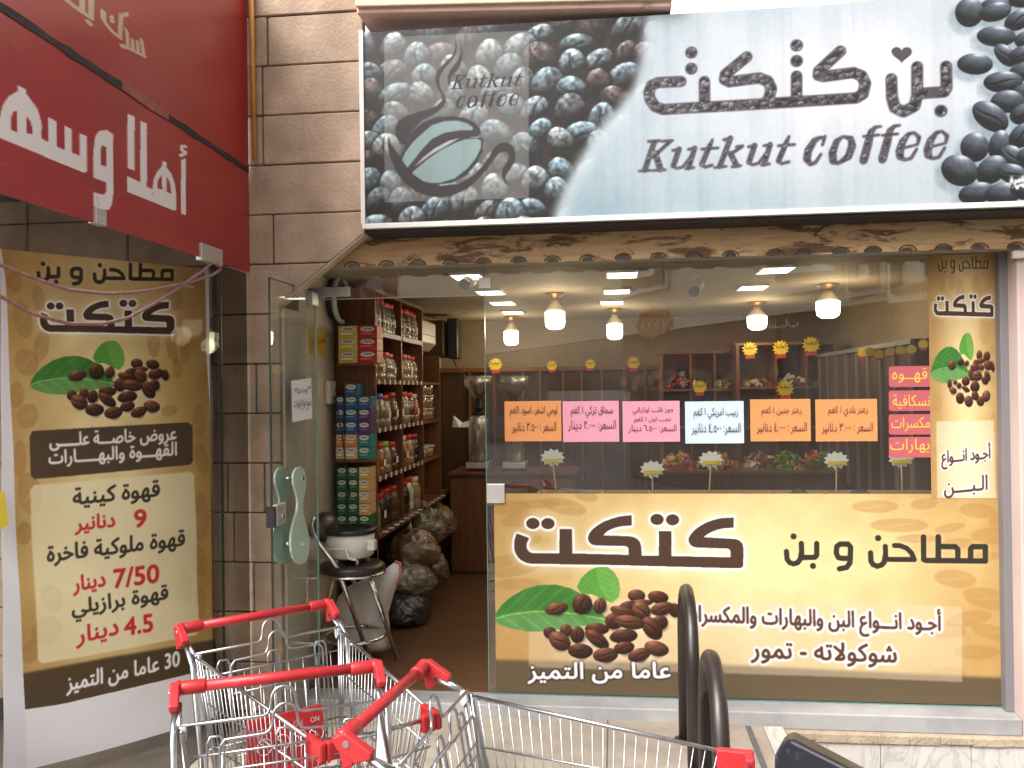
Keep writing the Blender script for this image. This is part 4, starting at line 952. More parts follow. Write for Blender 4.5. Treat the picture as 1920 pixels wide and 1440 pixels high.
# ---- open glass door, swung out square to the front
DX = -1.575
dy = PX(507, 700, DX)[1]
door = thing('glass_door', 'open frameless glass door with frosted double handle and a notice', 'door', (DX, -.02, .08))
dz1 = PX(507, 522, DX)[2]
mb = MB(); mb.add([(DX, dy, .085), (DX, -.045, .085), (DX, -.045, dz1), (DX, dy, dz1)], [(0, 1, 2, 3)]); mb.build('door_pane', M_glass2, door)
mb = MB(); mb.box(DX - .005, DX + .005, dy - .004, dy, .085, dz1); mb.box(DX - .005, DX + .005, dy + .001, -.045, dz1 + .0002, dz1 + .004)
mb.build('door_edge', mat('dark_glass_edge', (.012, .02, .018), .3), door)
mb = MB(); mb.box(DX - .005, DX + .005, -.0448, -.038, .085, dz1); mb.build('hinge_edge', mat('aqua_edge', (.26, .42, .38), .25), door)
DP = Plane((DX, 0), (0, -1))
PEA = zm(480, 820, 4, [(258, 218), (232, 228), (212, 258), (203, 300), (208, 350), (224, 405), (236, 450), (240, 490), (236, 540), (222, 590), (204, 645), (190, 715), (186, 780), (190, 850), (204, 905), (226, 938), (255, 953), (284, 946), (308, 920), (325, 875), (332, 820), (328, 750), (312, 685), (296, 625), (284, 570), (280, 515), (284, 460), (295, 415), (304, 360), (305, 310), (299, 265), (282, 230)])
M_frost = mat('frosted_glass', (.48, .63, .56), .35, spec=.5)
M_chrome = mat('chrome', (.78, .78, .80), .12, metal=1.0)
hd = None
for sgn, nm in ((1, 'handle'), (-1, 'handle')):
    pts = [DP.uv(*p) for p in PEA]; xo = DX + sgn * .045
    mb = MB(); mb.prism(pts, lambda u, v, t: (t, -u, v), xo - .006, xo + .006)
    h = mb.build(nm, M_frost, door, bev=.003)
    for bx, by in ((272, 308), (272, 798)):
        u, v = DP.uv(*zm(480, 820, 4, [(bx, by)])[0]); mb = MB()
        lo, hi = sorted((DX + sgn * .003, DX + sgn * .058)); mb.tube([(lo, -u, v), (hi, -u, v)], .011, 12); child(h, mb, 'bolt', M_chrome)
u0_, v0_ = DP.uv(514, 987); u1_, v1_ = DP.uv(530, 942)
mb = MB(); mb.box(DX - .012, DX + .016, -max(u0_, u1_), -min(u0_, u1_), min(v0_, v1_), max(v0_, v1_)); lk = mb.build('lock_case', M_satin, door, bev=.002)
u2, v2 = DP.uv(523, 968); mb = MB(); mb.tube([(DX + .016, -u2, v2), (DX + .024, -u2, v2)], .010, 14); child(lk, mb, 'cylinder', M_chrome)
mb = MB(); mb.box(DX - .02, DX + .02, dy - .02, dy - .0045, min(v0_, v1_) - .0, max(v0_, v1_)); child(lk, mb, 'black_bolt_box', mat('black_plastic', (.015, .015, .017), .35))
p = PX(612, 556, DX); mb = MB(); mb.box(DX - .02, DX + .02, -.14, -.046, dz1 - .075, dz1 - .004); mb.build('top_hinge', M_satin, door, bev=.003)
M_paper = mat('white_paper', (.80, .83, .88), .8)
M_ink = mat('dark_ink', (.05, .045, .045), .8)
no = thing('door_notice', 'white printed notice taped to the open glass door', 'notice', (DX, -.5, 1.55))
c4 = [DP.uv(*p) for p in ((545, 714), (582, 709), (584, 784), (547, 792))]
mb = MB(); mb.prism(c4, lambda u, v, t: (t, -u, v), DX + .0035, DX + .0045); mb.build('sheet', M_paper, no)
lettering('lettering', no, DP, '***يوجد لدينا***', (549, 742), (581, 737), 14, M_ink, off=.006, bold=.012)
lettering('lettering', no, DP, 'جميع انواع البهارات', (549, 771), (582, 767), 22, M_ink, off=.006, bold=.012)

# ================================================================== RED VINYL ON THE NEIGHBOUR'S GLASS
RX = -1.805
RP = Plane((RX, SY - .012), (0, -1))
RP.n = np.array([1.0, 0, 0])
red = thing('red_sign', 'red vinyl panel with white lettering on the neighbour\'s glass left of the stone wall', 'sign', (RX, -1.4, 2.3))
rb0 = RP.uv(466, 508)[1]; rb1 = RP.uv(20, 374)[1]; rz0 = (rb0 + rb1) / 2
cv = Canvas(RP, 0.0, 2.35, rz0, 3.72, 330, 560)
rng = np.random.default_rng(31)
cv.img[:] = np.array((176, 52, 52.)) * (1 + (smooth_noise(cv.H, cv.W, 60, rng, 4) - .5)[..., None] * .14)
m = cv.new()
def z1(pts): return zm(0, 0, 2.743, pts)
cv.pxpoly(m, z1([(925, 822), (950, 812), (950, 1105), (925, 1098)]))
cv.pxpoly(m, z1([(650, 583), (687, 600), (687, 878), (650, 862)]))
def sub_poly(outer, holes):
    mm = cv.new(); cv.pxpoly(mm, z1(outer)); hh = cv.new()
    for h in holes: cv.pxpoly(hh, z1(h))
    np.maximum(m, np.clip(mm - hh, 0, 1), out=m)
sub_poly([(780, 972), (783, 925), (800, 885), (828, 852), (830, 826), (852, 834), (852, 862), (876, 892), (893, 940), (902, 1000), (902, 1075), (893, 1083), (650, 985), (650, 905), (716, 935), (716, 620), (750, 634), (750, 958)], [[(803, 965), (808, 925), (827, 898), (829, 975)], [(852, 905), (868, 938), (876, 995), (853, 985)]])
sub_poly([(476, 1020), (476, 985), (500, 995), (530, 1000), (541, 980), (541, 938), (476, 912), (473, 860), (476, 770), (485, 700), (505, 672), (545, 668), (577, 690), (577, 1000), (570, 1050), (555, 1078), (530, 1078), (476, 1060)], [[(512, 845), (512, 775), (520, 745), (541, 755), (541, 858)]])
sub_poly([(443, 700), (405, 685), (405, 800), (367, 785), (365, 665), (327, 645), (327, 770), (287, 752), (287, 625), (244, 602), (243, 730), (208, 710), (210, 640), (190, 560), (150, 505), (132, 485), (131, 462), (87, 438), (85, 470), (40, 495), (10, 540), (-5, 600), (-60, 610), (-120, 640), (-120, 670), (0, 712), (430, 888), (443, 880)],
         [[(50, 665), (52, 605), (65, 575), (84, 570), (84, 680)], [(131, 597), (150, 620), (163, 660), (163, 690), (131, 683)]])
cv.stroke(m, cv.c(z1([(950, 752), (930, 752), (928, 772), (948, 778)])), 4); cv.stroke(m, cv.c(z1([(922, 800), (950, 786)])), 4)
cv.paint(m, (255, 252, 253))
m = cv.new(); cr_ = (214, 196, 172)
for pts, r in [([(722, 205), (735, 290)], 3.2), ([(738, 288), (640, 240)], 3.5), ([(705, 258), (702, 215)], 3), ([(678, 245), (676, 205)], 3), ([(652, 232), (648, 165), (640, 150)], 3), ([(640, 240), (622, 238)], 4),
               ([(612, 180), (618, 80)], 3.4), ([(614, 195), (575, 165), (545, 130), (527, 100), (526, 60)], 4), ([(575, 85), (565, 95), (578, 108), (568, 112)], 2.5), ([(628, 72), (634, 82), (640, 72), (648, 80), (650, 68)], 2.4),
               ([(465, -40), (463, 92)], 4), ([(463, 92), (380, 35), (300, -30)], 4.5), ([(418, 55), (418, -5)], 4), ([(452, 118), (455, 118)], 5)]:
    cv.stroke(m, cv.c(z1(pts)), r * 1.25)
cv.paint(m, cr_)
for _ in range(60):
    c = (rng.uniform(0, cv.W), rng.uniform(0, cv.H)); m = cv.new() if _ == 0 else m * 0
    cv.stroke(m, np.array([c, (c[0] + rng.uniform(-14, 14), c[1] + rng.uniform(-30, 30))]), .7); cv.paint(m, (205, 120, 112), .5)
cv.build('vinyl_face', print_mat('red_vinyl', .28, .5), red, off=.004, gain=.86)
mb = MB(); mb.box(RX - .006, RX + .003, SY - .012 - 2.35, SY - .013, rz0 + .001, 3.72); mb.build('backing_glass', mat('red_backing', (.20, .035, .035), .4), red)
# torn seam between the two sheets
seam_a, seam_b = RP.uv(0, 14), RP.uv(468, 322)
M_tape = mat('seam_black', (.03, .024, .02), .7, noise=.3, nscale=30)
mb = MB(); rs2 = random.Random(5); top = []; bot = []
for i in range(41):
    t = i / 40; u = 2.34 * (1 - t) + .006 * t; zc = seam_a[1] + (seam_b[1] - seam_a[1]) * (1 - (u - seam_b[0]) / (seam_a[0] - seam_b[0])) if True else 0
    zc = seam_b[1] + (seam_a[1] - seam_b[1]) * (u - seam_b[0]) / (seam_a[0] - seam_b[0])
    hw = rs2.uniform(.010, .017); top.append((u, zc + hw)); bot.append((u, zc - hw * rs2.uniform(.8, 1.1)))
mb.prism(top + bot[::-1], lambda u, v, t: (t, SY - .012 - u, v), RX + .005, RX + .008); mb.build('torn_seam', M_tape, red)
for a, b_ in (((225, 158), (312, 218)),):
    mb = MB(); P1, P2 = RP.uv(*a), RP.uv(*b_)
    pts = [(P1[0], P1[1] + .014), (P1[0] * .6 + P2[0] * .4, (P1[1] * .6 + P2[1] * .4) + .02), (P2[0], P2[1] + .012), (P2[0], P2[1] - .016), (P1[0] * .4 + P2[0] * .6, P1[1] * .4 + P2[1] * .6 - .024), (P1[0], P1[1] - .02)]
    mb.prism(pts, lambda u, v, t: (t, SY - .012 - u, v), RX + .0085, RX + .0095); mb.build('seam_patch', mat('red_patch', (.33, .10, .085), .5, noise=.2, nscale=40), red)
for a, b_ in (((172, 392), (193, 428)), ((372, 462), (412, 500))):
    (ua, va), (ub, vb_) = RP.uv(*a), RP.uv(*b_)
    ha = RP.uv((a[0] + b_[0]) / 2, a[1])[1]; hb = RP.uv((a[0] + b_[0]) / 2, b_[1] - 6)[1]
    mb = MB(); mb.box(RX - .014, RX + .016, SY - .012 - max(ua, ub), SY - .012 - min(ua, ub), hb, ha); mb.build('patch_fitting', M_satin, red, bev=.003)
# clear pane under the vinyl
gp = thing('lobby_glass', 'clear glass pane under the red vinyl with the price banner behind it', 'glass pane', (RX, -1.6, 0.02))
ge = RP.uv(414, 700)[0]
mb = MB(); mb.add([(RX, SY - .012 - ge, .02), (RX, SY - 2.36, .02), (RX, SY - 2.36, rz0 - .004), (RX, SY - .012 - ge, rz0 - .004)], [(0, 1, 2, 3)])
mb.build('pane', glass_mat('lobby_pane', (.93, .94, .93), 1.05, dust_haze=.04, mcol=(.5, .5, .5)), gp)
mb = MB(); mb.box(RX - .005, RX + .005, SY - .012 - ge + .0005, SY - .012 - ge + .006, .02, rz0 - .004); mb.build('edge', mat('dark_glass_edge'), gp)
te = RP.uv(398, 700)[0]
mb = MB(); mb.add([(RX - .012, SY - .016, .02), (RX - .012, SY - .012 - te, .02), (RX - .012, SY - .012 - te, rz0 - .004), (RX - .012, SY - .016, rz0 - .004)], [(0, 1, 2, 3)])
tag(mb.build('darkening_pane', glass_mat('darkening_glass', (.26, .24, .21), 1.2, dust_haze=.03, mcol=(.3, .28, .25))), 'narrow dark glass pane added to darken the wall beside the price banner', 'glass pane')  # dark pane added to keep the stone strip behind it dim
# frayed rope
M_rope = mat('faded_pink_rope', (.34, .20, .19), .9, noise=.25, nscale=60, bump=.6, bscale=200)
for pts, lab in (([(-30, 486), (0, 497), (60, 520), (130, 544), (200, 551), (250, 549), (300, 541), (360, 528), (400, 515), (414, 505), (408, 494)], 'upper faded rope sagging across the gold price banner'),
                 ([(-30, 538), (0, 555), (60, 588), (130, 607), (190, 608), (240, 596), (290, 570), (340, 536), (380, 508), (398, 493)], 'lower faded rope sagging across the gold price banner')):
    P = [PX(*p, RX + .03) for p in pts]; mb = MB(); mb.tube(P, .0062, 8)
    o = mb.build('rope', M_rope); tag(o, lab, 'rope', 'ropes tied to the glass clip')
# orange conduit at the wall corner
mb = MB(); P0, P1 = PY(468, -40, SY - .03), PY(476, 298, SY - .03)
mb.tube([(P0[0] + .008, SY - .03, P0[2]), (P1[0] + .004, SY - .03, P1[2])], .012, 10); tag(mb.build('orange_conduit', mat('orange_pipe', (.52, .22, .04), .5, noise=.2)), 'thin orange pipe running down the corner of the stone wall', 'pipe')
mb = MB(); yp = [BAN.uv(*p) for p in ((-20, 915), (1, 922), (9, 980), (-4, 990), (-30, 992))]
mb.prism(yp, lambda u, v, t: tuple(BAN.at(u, v, t)), .05, .055); tag(mb.build('yellow_card', mat('yellow_card', (.80, .62, .05), .6)), 'corner of a yellow card left of the price banner', 'card')

# ================================================================== INSIDE THE SHOP
M_wood = wood_mat('brown_veneer', (.13, .055, .024), (.205, .09, .04), 'Z', 5, .4, bump=.04)
M_woodx = wood_mat('brown_veneer_long', (.12, .05, .022), (.20, .085, .038), 'Y', 5, .35, bump=.04)
M_dkwood = wood_mat('dark_veneer', (.05, .024, .013), (.085, .04, .02), 'Z', 5, .45, bump=.04)
M_pine = wood_mat('pale_pine', (.36, .23, .12), (.46, .31, .17), 'X', 6, .6, bump=.05)
M_white = mat('white_plastic', (.72, .71, .68), .35)
M_lab = mat('label_white', (.72, .72, .70), .7)
M_black = mat('black_plastic')
def rowz(y): return PY(705, y, .82)[2]
XF = -1.480
LEV = [rowz(y) for y in (622, 714, 806, 898)] + [.765]          # shelf tops
TOPZ = rowz(547)
sh = thing('jar_shelf', 'tall brown wall shelf of spice jars along the left wall of the shop', 'shelf', (-1.6, 1.6, ZF))
mb = MB(); mb.box(XL + .004, XF, .80, .822, ZF, TOPZ); mb.build('end_panel', M_wood, sh)
mb = MB(); mb.box(XL + .003, XL + .014, .823, 2.86, ZF, TOPZ); mb.build('back_panel', M_wood, sh)
mb = MB(); mb.box(XL + .004, XF + .005, .80, 2.20, TOPZ + .0005, TOPZ + .022); mb.build('top_board', M_wood, sh)
YS = [.823, 1.50, 2.185, 2.86]
for y in YS[1:]:
    mb = MB(); mb.box(XL + .015, XF - .001, y - .009, y + .009, .768, TOPZ - .001 if y < 2.5 else 1.95); mb.build('divider', M_wood, sh)
nlab = 0
for li, z in enumerate(LEV):
    for k in range(3):
        if li == 4: continue
        if k == 2 and li == 0: continue
        mb = MB(); mb.box(XL + .015, XF - .002, YS[k] + .010, YS[k + 1] - .010, z - .018, z); b_ = mb.build('shelf_board', M_wood, sh)
        if k < 2:
            n = 12 if li == 0 else 5
            for j in range(n):
                yy_ = YS[k] + .06 + (YS[k + 1] - YS[k] - .12) * j / (n - 1); mb = MB()
                mb.box(XF - .001, XF + .001, yy_ - (.026 if li == 0 else .017), yy_ + (.026 if li == 0 else .017), z - .022, z + .010); child(b_, mb, 'price_label', M_lab)
pe = PZ(740, 990, .75); XW = pe[0]
mb = MB(); mb.box(XL + .003, XW, .78, 3.32, .735, .763); wt = mb.build('worktop', M_woodx, sh, bev=.004)
for j in range(14):
    yy_ = .87 + j * .145; mb = MB(); mb.box(XF + .012, XF + .045, yy_, yy_ + .035, .7635, .768); child(wt, mb, 'price_label', M_lab)
for y in (.80, 1.72, 2.6, 3.28):
    mb = MB(); mb.box(XL + .02, XW - .03, y, y + .03, ZF, .7345); mb.build('base_panel', M_wood, sh)

# jars
def clearish(name, c): return mat(name, c, .22, spec=.5, coat=.25, noise=.25, nscale=30)
CONT = {'pale': (.27, .235, .16), 'sand': (.30, .21, .11), 'brown': (.10, .055, .03), 'dark': (.035, .022, .016), 'orange': (.62, .22, .03), 'yellow': (.62, .40, .05), 'grey': (.16, .14, .10), 'green': (.10, .115, .05), 'white': (.52, .50, .46), 'rust': (.35, .11, .04)}
LID = {'red': (.50, .025, .02), 'blue': (.03, .09, .45), 'pink': (.55, .03, .28), 'lime': (.25, .55, .06), 'cream': (.62, .58, .42)}
ROWN = ['top', 'second', 'middle', 'fourth', 'bottom']; ORD = ['first', 'second', 'third', 'fourth', 'fifth', 'sixth', 'seventh']
rj = random.Random(6)
def jar(x, y, z, r, h, cont, lid, label, group, tagw=False):
    t = thing('spice_jar', label, 'jar', (x, y, z), group)
    mb = MB(); ht = h * .8
    prof = [(r * .9, 0), (r, .012), (r, ht * .30), (r * .965, ht * .32), (r * .965, ht * .36), (r, ht * .38), (r, ht * .72), (r * .965, ht * .74), (r * .97, ht * .8), (r * .8, ht), (r * .66, ht + .012), (r * .66, h - .032)]
    mb.lathe((x, y, z), prof, 14); mb.build('jar_body', clearish('contents_' + cont, CONT[cont]), t)
    mb = MB(); mb.lathe((x, y, z + h - .032), [(r * .74, 0), (r * .76, .004), (r * .76, .028), (r * .70, .034)], 14); mb.build('lid', mat('lid_' + lid, LID[lid], .35), t)
    if tagw:
        mb = MB(); a0 = -.5
        V = []; 
        for a in np.linspace(-.35, .35, 5):
            for zz in (z + h * .28, z + h * .5): V.append((x + (r + .0015) * math.cos(a), y + (r + .0015) * math.sin(a), zz))
        mb.add(V, [(2 * i, 2 * i + 2, 2 * i + 3, 2 * i + 1) for i in range(4)]); mb.build('label', M_lab, t)
ROWS = [(0, .225, .056, [['pale', 'pale', 'grey', 'grey', 'grey', 'brown'], ['brown', 'grey', 'brown', 'pale', 'brown', 'pale']], [['red'] * 6, ['red'] * 6]),
        (1, .205, .082, [['orange', 'sand', 'pale', 'pale'], ['pale', 'sand', 'pale', 'sand']], [['red'] * 4, ['red'] * 4]),
        (2, .225, .075, [['pale', 'grey', 'pale', 'brown'], ['grey', 'pale', 'brown', 'rust']], [['red', 'blue', 'red', 'red'], ['red', 'red', 'red', 'cream']]),
        (3, .21, .075, [['sand', 'rust', 'pale', 'brown'], ['brown', 'rust', 'sand', 'dark']], [['pink', 'red', 'lime', 'red'], ['red', 'cream', 'red', 'red']]),
        (4, .23, .072, [['pale', 'dark', 'dark', 'brown'], ['white', 'dark', 'white', 'sand']], [['red', 'red', 'red', 'red'], ['red', 'red', 'red', 'cream']])]
SEEN = {}
for li, h, r, conts, lids in ROWS:
    for bay in range(2):
        n = len(conts[bay])
        for j in range(n):
            y = YS[bay] + .09 + (YS[bay + 1] - YS[bay] - .18) * j / (n - 1) + rj.uniform(-.008, .008)
            hh = h * rj.uniform(.94, 1.05)
            lab = '%s lidded jar of %s spice, %s jar in the %s bay of the %s shelf' % (lids[bay][j], conts[bay][j], ORD[j], ['front', 'rear'][bay], ROWN[li])
            jar(XF - r - .006 - rj.uniform(0, .02), y, LEV[li] + .001, r, hh, conts[bay][j], lids[bay][j], lab, 'spice jars on the left wall shelf', rj.random() < .4)
# tubs in the far bay
M_tub = mat('clear_tub', (.22, .24, .17), .15, spec=.7, coat=.6, col2=(.35, .12, .05), c2scale=22)
for li, col in ((1, 3), (3, 1)):
    z = LEV[2] + .001 if li == 1 else LEV[3] + .001
    for k in range(col):
        for m_, y in enumerate((2.36, 2.62)):
            t = thing('clear_tub', '%s clear tub %s, far end of the spice shelf' % (['nearer', 'farther'][m_], ['lowest in its stack', 'midway in its stack', 'topmost in its stack'][k] if li == 1 else 'standing alone on the lower shelf'), 'tub', (XF - .1, y, z + k * .105), 'stacked clear tubs')
            mb = MB(); mb.lathe((XF - .1, y, z + k * .105), [(.075, 0), (.082, .008), (.09, .085)], 12, sq=.6); mb.build('tub_body', M_tub, t)
            mb = MB(); mb.lathe((XF - .1, y, z + k * .105 + .0855), [(.094, 0), (.094, .012)], 12, sq=.6); mb.build('tub_lid', mat('tub_lid', (.55, .56, .52), .3), t)

# tea cartons on the end panel of the shelf
M_logo = M_lab
TEA = {'yellow': (.62, .55, .14), 'red': (.50, .03, .04), 'blue': (.02, .10, .28), 'navy': (.02, .05, .14), 'purple': (.09, .03, .17), 'teal': (.03, .22, .21), 'orange': (.62, .29, .10), 'cream': (.62, .52, .34), 'green': (.02, .13, .06), 'amber': (.66, .42, .16)}
TEAG = {'yellow': (.70, .66, .35), 'red': (.20, .26, .04), 'blue': (.06, .26, .07), 'navy': (.05, .12, .2), 'purple': (.09, .17, .10), 'teal': (.10, .35, .20), 'orange': (.50, .33, .16), 'cream': (.60, .42, .22), 'green': (.03, .20, .06), 'amber': (.7, .62, .5)}
def tea_mat(c):
    return mat('carton_' + c, TEA[c], .4, col2=TEAG[c], c2scale=26, c2lo=.52, c2hi=.60)
def carton(a, b, yb, colr, label, side=None):
    """box front between photo corners a (top left) and b (bottom right), standing on plane y=.80"""
    p, q = PY(*a, yb), PY(*b, yb); x0, x1, z0, z1 = p[0] + .001, q[0] - .001, q[2] + .0008, p[2] - .0008
    t = thing('tea_carton', label, 'tea box', ((x0 + x1) / 2, yb, z0), 'tea cartons beside the spice shelf')
    mb = MB(); mb.box(x0, x1, yb, .798, z0, z1); mb.build('carton', tea_mat(colr), t, bev=.002)
    cx, cz, rx, rz = (x0 + x1) / 2, z0 + (z1 - z0) * .72, (x1 - x0) * .38, (z1 - z0) * .2
    mb = MB(); mb.prism([(cx + rx * math.cos(k), cz + rz * math.sin(k)) for k in np.linspace(0, 6.28, 21)[:-1]], lambda u, v, tt: (u, tt, v), yb - .0016, yb - .0004)
    lg = mb.build('logo_oval', M_logo, t)
    mb = MB(); mb.tube([(cx - rx * .55, yb - .002, cz - rz * .1), (cx - rx * .2, yb - .002, cz + rz * .45), (cx, yb - .002, cz - rz * .3), (cx + rx * .25, yb - .002, cz + rz * .3), (cx + rx * .6, yb - .002, cz - rz * .1)], .0028, 5)
    child(lg, mb, 'logo_script', mat('script_maroon', (.12, .02, .05), .6))
    mb = MB(); mb.box(x0 + (x1 - x0) * .12, x1 - (x1 - x0) * .25, yb - .001, yb - .0003, z0 + (z1 - z0) * .30, z0 + (z1 - z0) * .42); mb.build('print_band', mat('band_' + colr, tuple(min(1, c * 1.8 + .10) for c in TEA[colr]), .5), t)
YB_ = .66
G1 = [((632, 611), 3, 23.3, 'yellow', 'yellow'), ((669, 611), 3, 23.3, 'red', 'red')]
for c_ in range(2):
    for r_ in range(3):
        x = 634 + 37 * c_; y = 611 + 23.6 * r_ - (0 if c_ == 0 else .5)
        carton((x, y), (x + 36.5, y + 23.2), YB_, ['yellow', 'red'][c_], '%s tea carton, %s of the three stacked on the upper ledge' % (['yellow', 'red'][c_], ['top', 'middle', 'bottom'][r_]))
grid2 = [[None, 'blue', None], ['navy', 'blue', 'blue'], ['navy', 'blue', 'purple'], ['navy', 'blue', 'purple'], ['orange', 'orange', 'teal'], ['cream', 'cream', 'teal']]
for r_, row in enumerate(grid2):
    for c_, cl in enumerate(row):
        if not cl: continue
        x = [629, 646, 671][c_]; wpx = [16.5, 24.5, 24][c_]; y = 719 + 23.8 * r_
        carton((x, y), (x + wpx, y + 23.4), YB_, cl, '%s tea carton in the %s column and %s row of the middle ledge' % (cl, ['left', 'centre', 'right'][c_], ['top', 'second', 'third', 'fourth', 'fifth', 'bottom'][r_]))
for r_ in range(5):
    y = 876 + 22.6 * r_
    carton((631, y), (651, y + 22.2), YB_, 'green', 'green tea carton in the left column of the lowest stack, %s row' % ['top', 'second', 'third', 'fourth', 'bottom'][r_])
    carton((651.5, y), (672, y + 22.2), YB_, 'green', 'green tea carton in the centre column of the lowest stack, %s row' % ['top', 'second', 'third', 'fourth', 'bottom'][r_])
    carton((672.5, y), (694, y + 22.2), YB_, 'amber' if r_ < 4 else 'green', '%s tea carton in the right column of the lowest stack, %s row' % ('amber and white' if r_ < 4 else 'green', ['top', 'second', 'third', 'fourth', 'bottom'][r_]))
for yy_ in (681.8, 862, 989.5):
    a, b_ = PY(630, yy_, .66), PY(703, yy_, .66); mb = MB(); mb.box(a[0], b_[0], .645, .7995, a[2] - .014, a[2]); mb.build('carton_ledge', M_wood, sh)

# roaster on its stool, sack beside it
s0 = PZ(745, 1236, ZF); s1 = PZ(697, 1246, ZF); s2 = PZ(588, 1240, ZF); seat = PY(660, 1061, .26); zs = seat[2]
stool = thing('bar_stool', 'round dark seated bar stool with curved back and chrome legs inside the door', 'stool', (seat[0], .26, ZF))
mb = MB(); mb.lathe((seat[0], .26, zs), [(.165, -.03), (.185, -.022), (.187, .004), (.17, .018), (.08, .022), (0.001, .022)], 28); mb.build('seat', mat('dark_leatherette', (.035, .022, .02), .32, bump=.4, bscale=18, spec=.6), stool)
mb = MB(); mb.tube([(seat[0] + .186 * math.cos(a), .26 + .186 * math.sin(a), zs - .034) for a in np.linspace(0, 6.2832, 33)[:-1]], .008, 8, closed=True); mb.build('seat_ring', M_chrome, stool)
top = [PY(x, y, .12) for x, y in ((632, 1063), (618, 1045), (600, 1022), (588, 1000), (584, 980), (592, 968))]
mb = MB(); mb.tube([PZ(697, 1246, ZF)] + top, .0145, 10); mb.build('leg', M_chrome, stool)
mb = MB(); mb.tube([s0, PY(690, 1074, .30)], .0145, 10); mb.build('leg', M_chrome, stool)
mb = MB(); mb.tube([s2, PY(630, 1066, .14)], .008, 10); mb.build('leg', mat('brass_leg', (.55, .42, .2), .3, metal=.8), stool)
bk = [PY(x, y, .36) for x, y in ((645, 1060), (635, 1030), (628, 1000), (615, 978), (600, 968))]
mb = MB(); mb.tube([PZ(725, 1195, ZF + .02)] + bk, .0115, 10); mb.build('leg', M_chrome, stool)
mb = MB(); c = PY(606, 988, .24); mb.ball(c, .075, .13, .085, 18, 12); mb.build('backrest', mat('dark_leatherette'), stool)
f1, f2 = PY(742, 1180, .30), PY(690, 1212, .05)
fr_c = ((f1[0] + f2[0]) / 2 - .03, .2, f2[2] + .02)
mb = MB(); mb.tube([(seat[0] + .02 + .17 * math.cos(a), .24 + .19 * math.sin(a), PY(700, 1195, .2)[2]) for a in np.linspace(0, 6.2832, 29)[:-1]], .010, 8, closed=True); mb.build('footrest', M_chrome, stool)
ro = thing('coffee_roaster', 'white electric roasting pan with black rim standing on the bar stool', 'roaster', (seat[0], .26, zs + .025))
rx = PY(656, 1000, .26); rzb = zs + .055; rzt = PY(656, 998, .26)[2]
mb = MB(); mb.lathe((rx[0], .26, rzb), [(.115, 0), (.132, .012), (.14, rzt - rzb)], 30); bo = mb.build('pan_body', M_white, ro)
mb = MB(); mb.lathe((rx[0], .26, rzt), [(.146, 0), (.149, .006), (.149, .024), (.13, .03), (.12, .012), (.001, .008)], 30); mb.build('rim', mat('black_enamel', (.018, .017, .018), .3), ro)
kn = PY(701, 1021, .155); mb = MB(); mb.box(kn[0] - .028, kn[0] + .014, .115, .17, kn[2] - .03, kn[2] + .028); cb = mb.build('control_box', M_white, ro, bev=.006)
mb = MB(); mb.tube([(kn[0] + .004, .114, kn[2] - .008), (kn[0] + .004, .095, kn[2] - .008)], .014, 14); child(cb, mb, 'dial', M_white)
for a in (.4, 2.2, 4.2, 5.4):
    mb = MB(); mb.tube([(rx[0] + .1 * math.cos(a), .26 + .1 * math.sin(a), zs + .023), (rx[0] + .1 * math.cos(a), .26 + .1 * math.sin(a), rzb + .004)], .009, 8); mb.build('foot', M_white, ro)
hb = [PY(x, y, .11) for x, y in ((612, 1030), (648, 1030), (653, 1046), (660, 1049), (668, 1049))]
mb = MB(); mb.tube(hb, .008, 8); mb.build('bracket', M_white, ro)
def pillow(mb, pts3, center, nrm, thick, rings=7, mi=0, wob=0.0, rng=None):
    """closed cushion from an outline in space"""
    P = [np.asarray(p) for p in pts3]; c = np.asarray(center); n = np.asarray(nrm, float); k = len(P); V = []; F = []
    for side in (1, -1):
        for r in range(rings):
            s = 1 - r / rings
            for p in P:
                w = (rng.uniform(-wob, wob) if wob else 0)
                V.append(c + (p - c) * s + n * side * (thick * math.sqrt(max(0, 1 - s ** 2.6)) + (w if r else 0)))
        V.append(c + n * side * thick)
    o2 = rings * k + 1
    for side in (0, 1):
        o = side * o2
        for r in range(rings - 1):
            for j in range(k): F.append((o + r * k + j, o + r * k + (j + 1) % k, o + (r + 1) * k + (j + 1) % k, o + (r + 1) * k + j))
        for j in range(k): F.append((o + (rings - 1) * k + j, o + (rings - 1) * k + (j + 1) % k, o + rings * k))
    mb.add(V, F, mi, True)
SKP = [(640, 1215), (628, 1180), (626, 1150), (634, 1118), (655, 1098), (690, 1082), (722, 1068), (742, 1052), (752, 1058), (750, 1080), (738, 1115), (728, 1150), (733, 1190), (735, 1214), (722, 1221), (690, 1226), (660, 1226)]
ys = .56
sk_ = thing('white_sack', 'full white woven sack leaning behind the bar stool', 'sack', (PY(690, 1220, ys)[0], ys, ZF))
mb = MB(); pillow(mb, [PY(*p, ys) for p in SKP], PY(685, 1155, ys), (0, 1, 0), .12, 8, wob=.004, rng=random.Random(2))
mb.build('sack_body', mat('woven_sack', (.72, .70, .70), .8, noise=.08, nscale=9, bump=.9, bscale=13), sk_)
mb = MB(); mb.tube([PY(x, y, ys - .01) for x, y in ((741, 1053), (750, 1056), (751, 1078), (745, 1098))], .009, 6); mb.build('pink_hem', mat('pink_hem', (.55, .17, .18), .8), sk_)

